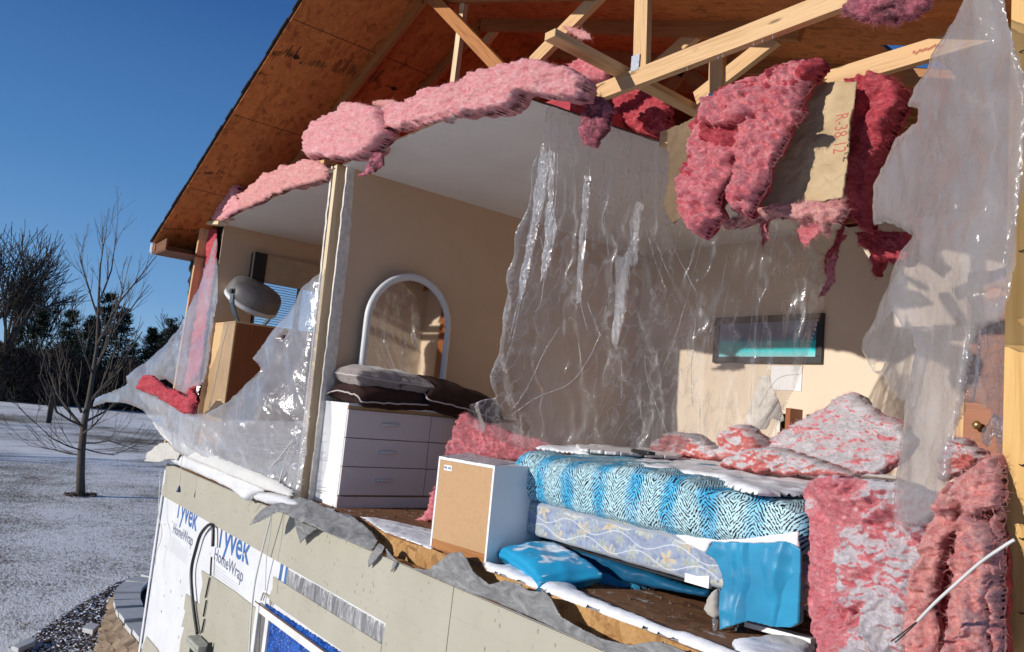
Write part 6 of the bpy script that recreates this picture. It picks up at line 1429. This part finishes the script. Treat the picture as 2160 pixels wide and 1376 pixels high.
mo = relief('mulch_bed', mu, ZG+.002, M['mulch'], ax=2, nrm=(0, 0, 1), tf=.03, tb=.001, step=7, jag=3, edge=8, disp=lambda P, X: .02*fbm(P*5)); tag(mo, 'dark mulch bed around the block wall with dead leaves and snow', kind='structure')
V = []; F = []
pmu = np.array(mu); cnt = 0
while cnt < 9000:
    x = rng.uniform(-10, 350); y = rng.uniform(1190, 1380)
    if not inside(np.array([[x, y]]), pmu)[0]: continue
    p = np.array(Zp(x, y, ZG+.04)); cnt += 1; a = rng.uniform(0, 6.28); s = rng.uniform(.015, .04); b = len(V)
    d = np.array([math.cos(a), math.sin(a), rng.uniform(-.5, .5)]); e = np.array([-math.sin(a), math.cos(a), rng.uniform(-.5, .5)])
    V += [p-d*s, p+e*s*.5, p+d*s, p-e*s*.5]; F.append((b, b+1, b+2, b+3))
tag(mobj('dead_leaves', V[:20000], F[:5000], M['leaf']), 'dead brown leaves scattered over the mulch', 'leaves', kind='stuff')
tag(mobj('snow_grains', [tuple(v) for v in V[20000:]], [tuple(i-20000 for i in f) for f in F[5000:]], M['snow']), 'snow caught between the dead leaves on the mulch', 'snow', kind='stuff')
# grass tufts and twigs on the lawn nearer the house
V = []; F = []
for _ in range(22000):
    r_ = rng.uniform(6, 34)**1.0; a = rng.uniform(2.55, 3.25); p = np.array([math.cos(a)*r_, math.sin(a)*r_*-1*0+rng.uniform(-2, 9)*r_/14, ZG])
    h_ = rng.uniform(.01, .035); dx_ = rng.normal(size=2)*.03; w = .002+.0004*r_; b = len(V); t = rng.uniform(0, 3.1)
    V += [p+np.array([math.cos(t)*w, math.sin(t)*w, 0]), p-np.array([math.cos(t)*w, math.sin(t)*w, 0]), p+np.array([dx_[0], dx_[1], h_])]; F.append((b, b+1, b+2))
tag(mobj('grass_blades', V, F, m_plain('dry_grass', (.24, .19, .12), .9, .4, 3)), 'short dry grass blades poking through the snow', 'grass', kind='stuff')

# trees
def grow(m, p, d, r, L, depth, rnd, up=.15, spread=.5, kids=(2, 3), minr=.004, seg=4, rz=.62, lz=.72):
    pts = [p]; rad = [r]; q = p.copy(); dd = d.copy()
    for i in range(seg):
        dd = (dd+Vector((rnd.gauss(0, .09), rnd.gauss(0, .09), rnd.gauss(0, .06)+up*.25))).normalized(); q = q+dd*L/seg; pts.append(q.copy()); rad.append(max(minr, r*(1-(1-rz)*(i+1)/seg)))
    m.tube(pts, rad, 6 if r > .05 else (4 if r > .02 else 3), cap=False)
    if depth <= 0: return
    for k in range(rnd.randint(*kids)):
        t = rnd.uniform(.35, 1.0); i = min(int(t*seg), seg-1); b = pts[i].lerp(pts[i+1], t*seg-i)
        ax = Vector((rnd.gauss(0, 1), rnd.gauss(0, 1), rnd.gauss(0, .5))); ax = (ax-dd*ax.dot(dd)).normalized(); nd = (dd+ax*spread*rnd.uniform(.6, 1.3)+Vector((0, 0, up*.5))).normalized()
        grow(m, b, nd, max(minr, rad[i]*rnd.uniform(.5, .7)), L*lz*rnd.uniform(.75, 1.15), depth-1, rnd, up, spread, kids, minr, seg, rz, lz)
    grow(m, pts[-1], dd, max(minr, rad[-1]*.9), L*lz, depth-1, rnd, up, spread, kids, minr, seg, rz, lz)
XT = Zp(170, 1047, ZG).x
print('tree x', XT)
yt_ = thing('bare_tree', 'young bare branched tree standing alone on the snowy lawn', 'tree', loc=tuple(Zp(170, 1047, ZG)))
rnd = random.Random(5)
TP = lambda px, py, dx=0: Xp(px, py, XT+dx)
m = MB(); tr_pts = [TP(170, 1052), TP(170, 1000), TP(172, 950), TP(178, 890), TP(188, 840), TP(196, 790), TP(205, 730), TP(207, 670), TP(209, 610), TP(212, 555)]
m.tube(tr_pts, [.125, .105, .098, .085, .07, .06, .048, .038, .028, .02], 10); m.build('trunk', M['bark'], yt_, smooth=True)
cr_m = MB()
limbs = [((176, 905), (120, 830), (85, 730), -1.0, .05), ((172, 870), (150, 815), (105, 770), .8, .04), ((186, 850), (240, 790), (300, 700), .6, .05), ((195, 795), (235, 700), (262, 600), -.6, .042), ((203, 730), (250, 640), (330, 540), .9, .04), ((207, 670), (185, 600), (168, 540), -.4, .03), ((208, 640), (235, 570), (245, 500), .5, .03), ((180, 890), (250, 850), (290, 790), -1.2, .035), ((178, 900), (120, 870), (80, 790), 1.4, .035), ((212, 560), (218, 520), (226, 482), 0, .02), ((174, 915), (205, 890), (240, 850), 2.0, .03), ((196, 790), (170, 720), (150, 640), 1.0, .03), ((205, 720), (270, 660), (315, 600), -.9, .032), ((172, 935), (230, 930), (290, 950), .5, .022), ((171, 960), (120, 950), (60, 940), -.6, .022), ((171, 950), (110, 925), (40, 860), .9, .022), ((171, 945), (240, 960), (300, 935), -1.2, .02)]
for a, b, c_, dx_, r_ in limbs:
    A, B, Cc = TP(*a), TP(*b, dx_*.5), TP(*c_, dx_); pts = [A, A.lerp(B, .5)+Vector((0, 0, -.03)), B, B.lerp(Cc, .5), Cc]
    cr_m.tube(pts, [r_, r_*.85, r_*.65, r_*.45, r_*.28], 6, cap=False)
    for k in range(8):
        t = rnd.uniform(.12, 1); j = min(int(t*4), 3); p0 = pts[j].lerp(pts[j+1], t*4-j); dd = (pts[j+1]-pts[j]).normalized()
        ax = Vector((rnd.gauss(0, 1), rnd.gauss(0, 1), rnd.gauss(0, .4))).normalized()
        grow(cr_m, p0, (dd+ax*.5+Vector((0, 0, .25))).normalized(), r_*.42*(1-t*.4), rnd.uniform(.4, .9)*(1-.3*t), 2 if k % 2 else 1, rnd, .3, .45, (1, 2), .0036, 3)
cr_m.build('crown', M['bark'], yt_)
# dead leaf ring at the foot
V = []; F = []
for _ in range(260):
    a = rng.uniform(0, 6.28); r_ = rng.uniform(0, .42); p = np.array(tr_pts[0])+np.array([math.cos(a)*r_, math.sin(a)*r_, 0]); p[2] = ZG+rng.uniform(.01, .06); s = .05; b = len(V); t = rng.uniform(0, 3)
    V += [p+np.array([math.cos(t)*s, math.sin(t)*s, 0]), p+np.array([0, 0, s*.6]), p-np.array([math.cos(t)*s, math.sin(t)*s, 0])]; F.append((b, b+1, b+2))
tag(mobj('dead_leaves', V, F, M['leaf']), 'ring of dead leaves around the foot of the young bare tree', 'leaves', kind='stuff')
# fence post
pb = Zp(102, 893, ZG); hp = Xp(107, 823, pb.x).z-ZG
tag(MB().stick(pb, (pb.x, pb.y, ZG+hp), .28, .28).build('fence_post', M['bark_dark'], bev=.02), 'dark wooden fence post standing in the field left of the young tree', 'post')
# big bare trees at the far left
def big(px, topy, D_, seed, lab, spread=.55, wid=1.0, kids=(2, 3), r0_=.35, depth=5):
    bx_ = Zp(px, 812, ZG); sc = D_/abs(bx_.x) if False else 1; X0 = -D_
    base = Vector((X0, Xp(px, 810, X0).y, ZG)); top = Xp(px, topy, X0).z-ZG
    t = thing('bare_tree', lab, 'tree', 'bare trees along the field edge', tuple(base)); rn = random.Random(seed)
    m = MB(); m.tube([base, base+Vector((0, .1, top*.12)), base+Vector((.1, -.1, top*.24))], [r0_*1.2, r0_, r0_*.85], 8); m.build('trunk', M['bark_dark'], t, smooth=True)
    m = MB(); q = base+Vector((.1, -.1, top*.24))
    for k in range(6):
        a = 2*math.pi*k/6+rn.uniform(-.4, .4); d = Vector((math.cos(a)*wid, math.sin(a)*wid, rn.uniform(1.0, 2.2))).normalized()
        grow(m, q, d, r0_*.5, top*.26, depth, rn, .12, spread, kids, .022, 3, .6, .74)
    m.build('crown', M['bark_dark'], t)
big(2, 470, 80, 3, 'tall spreading bare tree at the left edge of the photo', wid=.42, depth=4)
big(-75, 440, 84, 8, 'tall bare tree cut by the left edge of the photo', wid=.6, depth=4)
big(60, 590, 95, 5, 'mid height bare tree just right of the tallest one', r0_=.22, depth=4, wid=.5)
big(395, 640, 90, 9, 'small bare tree partly behind the house corner', r0_=.2, depth=4, spread=.6)
big(150, 690, 100, 12, 'thin bare tree behind the young lawn tree', r0_=.15, depth=4)
def conifer(px, topy, D_, seed, lab, wid=.28, n=5200):
    X0 = -D_; base = Vector((X0, Xp(px, 808, X0).y, ZG)); H_ = Xp(px, topy, X0).z-ZG; rn = np.random.default_rng(seed)
    t = thing('conifer', lab, 'tree', 'conifers along the field edge', tuple(base))
    MB().tube([base, base+Vector((0, 0, H_*.98))], [.2, .02], 6).build('trunk', M['bark_dark'], t)
    V = []; F = []
    nb_ = 150
    for k in range(nb_):
        f = rn.uniform(.03, .99); a = rn.uniform(0, 6.28); L = H_*wid*1.15*(1-f)**.75*rn.uniform(.6, 1.15)+.15; z = H_*f
        d = np.array([math.cos(a), math.sin(a), rn.uniform(-.15, .45)])
        for j in range(n//nb_):
            u = rn.uniform(.1, 1); p = np.array(base)+np.array([0, 0, z])+d*L*u+rn.normal(size=3)*np.array([.16, .16, .12])*(1.3-u*.5)*H_/10
            s = rn.uniform(.14, .34)*H_/11; v = rn.normal(size=3)+d*1.2+np.array([0, 0, .4]); v /= np.linalg.norm(v); w = np.cross(v, rn.normal(size=3)); w /= np.linalg.norm(w); b = len(V)
            V += [p-w*s*.22, p+w*s*.22, p+v*s*1.6]; F.append((b, b+1, b+2))
    mobj('crown', V, F, M['needle'], t)
for k, (px, ty, D_, wd, lb) in enumerate(((205, 618, 82, .30, 'tallest dark conifer behind the young bare tree'), (240, 650, 84, .28, 'dark conifer just right of the tallest one'), (175, 665, 86, .3, 'dark conifer just left of the tallest one'), (128, 652, 88, .2, 'narrow spiky conifer left of the young tree'), (62, 652, 90, .3, 'broad conifer under the large bare trees'), (306, 690, 92, .18, 'slim pointed conifer right of the young tree'), (345, 672, 90, .26, 'full dark conifer near the house corner'), (325, 705, 93, .25, 'short conifer between the slim and the full one'), (385, 730, 92, .3, 'low conifer hidden behind the left plastic sheet'), (20, 690, 92, .3, 'low conifer at the left edge of the photo'), (272, 720, 90, .3, 'low rounded conifer in the middle of the tree line'))):
    conifer(px, ty, D_, 50+k, lb, wd)
# undergrowth mass
V = []; F = []; Xu = -79
def add_tri(p, s, rn=rng):
    v = rn.normal(size=3); v[2] = abs(v[2])+.6; v /= np.linalg.norm(v); w = np.cross(v, rn.normal(size=3)); w /= np.linalg.norm(w); b = len(V)
    V.extend([p-w*s*.25, p+w*s*.25, p+v*s*2]); F.append((b, b+1, b+2))
yA, yB_ = Xp(-60, 760, Xu).y, Xp(520, 760, Xu).y
for _ in range(85000):
    y = rng.uniform(yA, yB_); hgt = 4.6+2.2*float(pn(np.array([y*.25, 3, 2.])))+.9*float(pn(np.array([y*.9, 7, 2.]))); z = ZG+hgt*rng.uniform(0, 1)**.8
    add_tri(np.array([Xu-rng.uniform(0, 9), y, z]), rng.uniform(.08, .30))
tag(mobj('undergrowth', V, F, M['scrub']), 'dark brown undergrowth and brush along the edge of the field', 'undergrowth', kind='stuff')
tag(MB().box((-104, yA-30, ZG-.2), (-100, yB_+60, ZG+3.8)).build('far_wood', M['scrub']), 'dense far wood behind the brush', 'wood', kind='stuff')
# unseen trees added only to cast the long shadow bands on the lawn

# two trees beyond the left edge whose shadows stripe the lawn
for k, (px, py, back, hgt) in enumerate(((-30, 893, 34, 11), (-40, 962, 26, 9))):
    g0 = Zp(px, py, ZG); base = Vector((g0.x-SUN_AZ[0]*back, g0.y-SUN_AZ[1]*back, ZG)); t = thing('bare_tree', ('taller' if k == 0 else 'shorter')+' bare tree out of view to the left, shading the lawn', 'tree', loc=tuple(base)); rn = random.Random(70+k)
    m = MB(); m.tube([base, base+Vector((0, 0, hgt*.5)), base+Vector((.1, 0, hgt))], [.30, .22, .05], 8); m.build('trunk', M['bark_dark'], t)
    m = MB()
    for q in range(9):
        a = q*2.4; grow(m, base+Vector((0, 0, hgt*(.15+.07*q))), Vector((math.cos(a), math.sin(a), .9)).normalized(), .09, hgt*.22, 3, rn, .12, .6, (2, 3), .02, 3)
    m.build('crown', M['bark_dark'], t)
# crumbs of drywall, bark and wood on the bedroom floor
V = []; F = []
for _ in range(600):
    x = rng.uniform(-4.9, -1.5); y = rng.uniform(2.36, 3.0) if rng.random() < .7 else rng.uniform(2.4, 4.2); s_ = rng.uniform(.002, .008); b = len(V); c = np.array([x, y, ZF+s_*.4]); 
    for q in range(4): V.append(c+rng.normal(size=3)*s_*.8)
    F += [(b, b+1, b+2), (b, b+2, b+3), (b, b+3, b+1), (b+1, b+3, b+2)]
tag(mobj('debris', V, F, m_plain('mixed_debris', (.16, .12, .09), .9, .8, 60)), 'small crumbs of wood and drywall scattered on the bedroom floor', 'debris', kind='stuff')
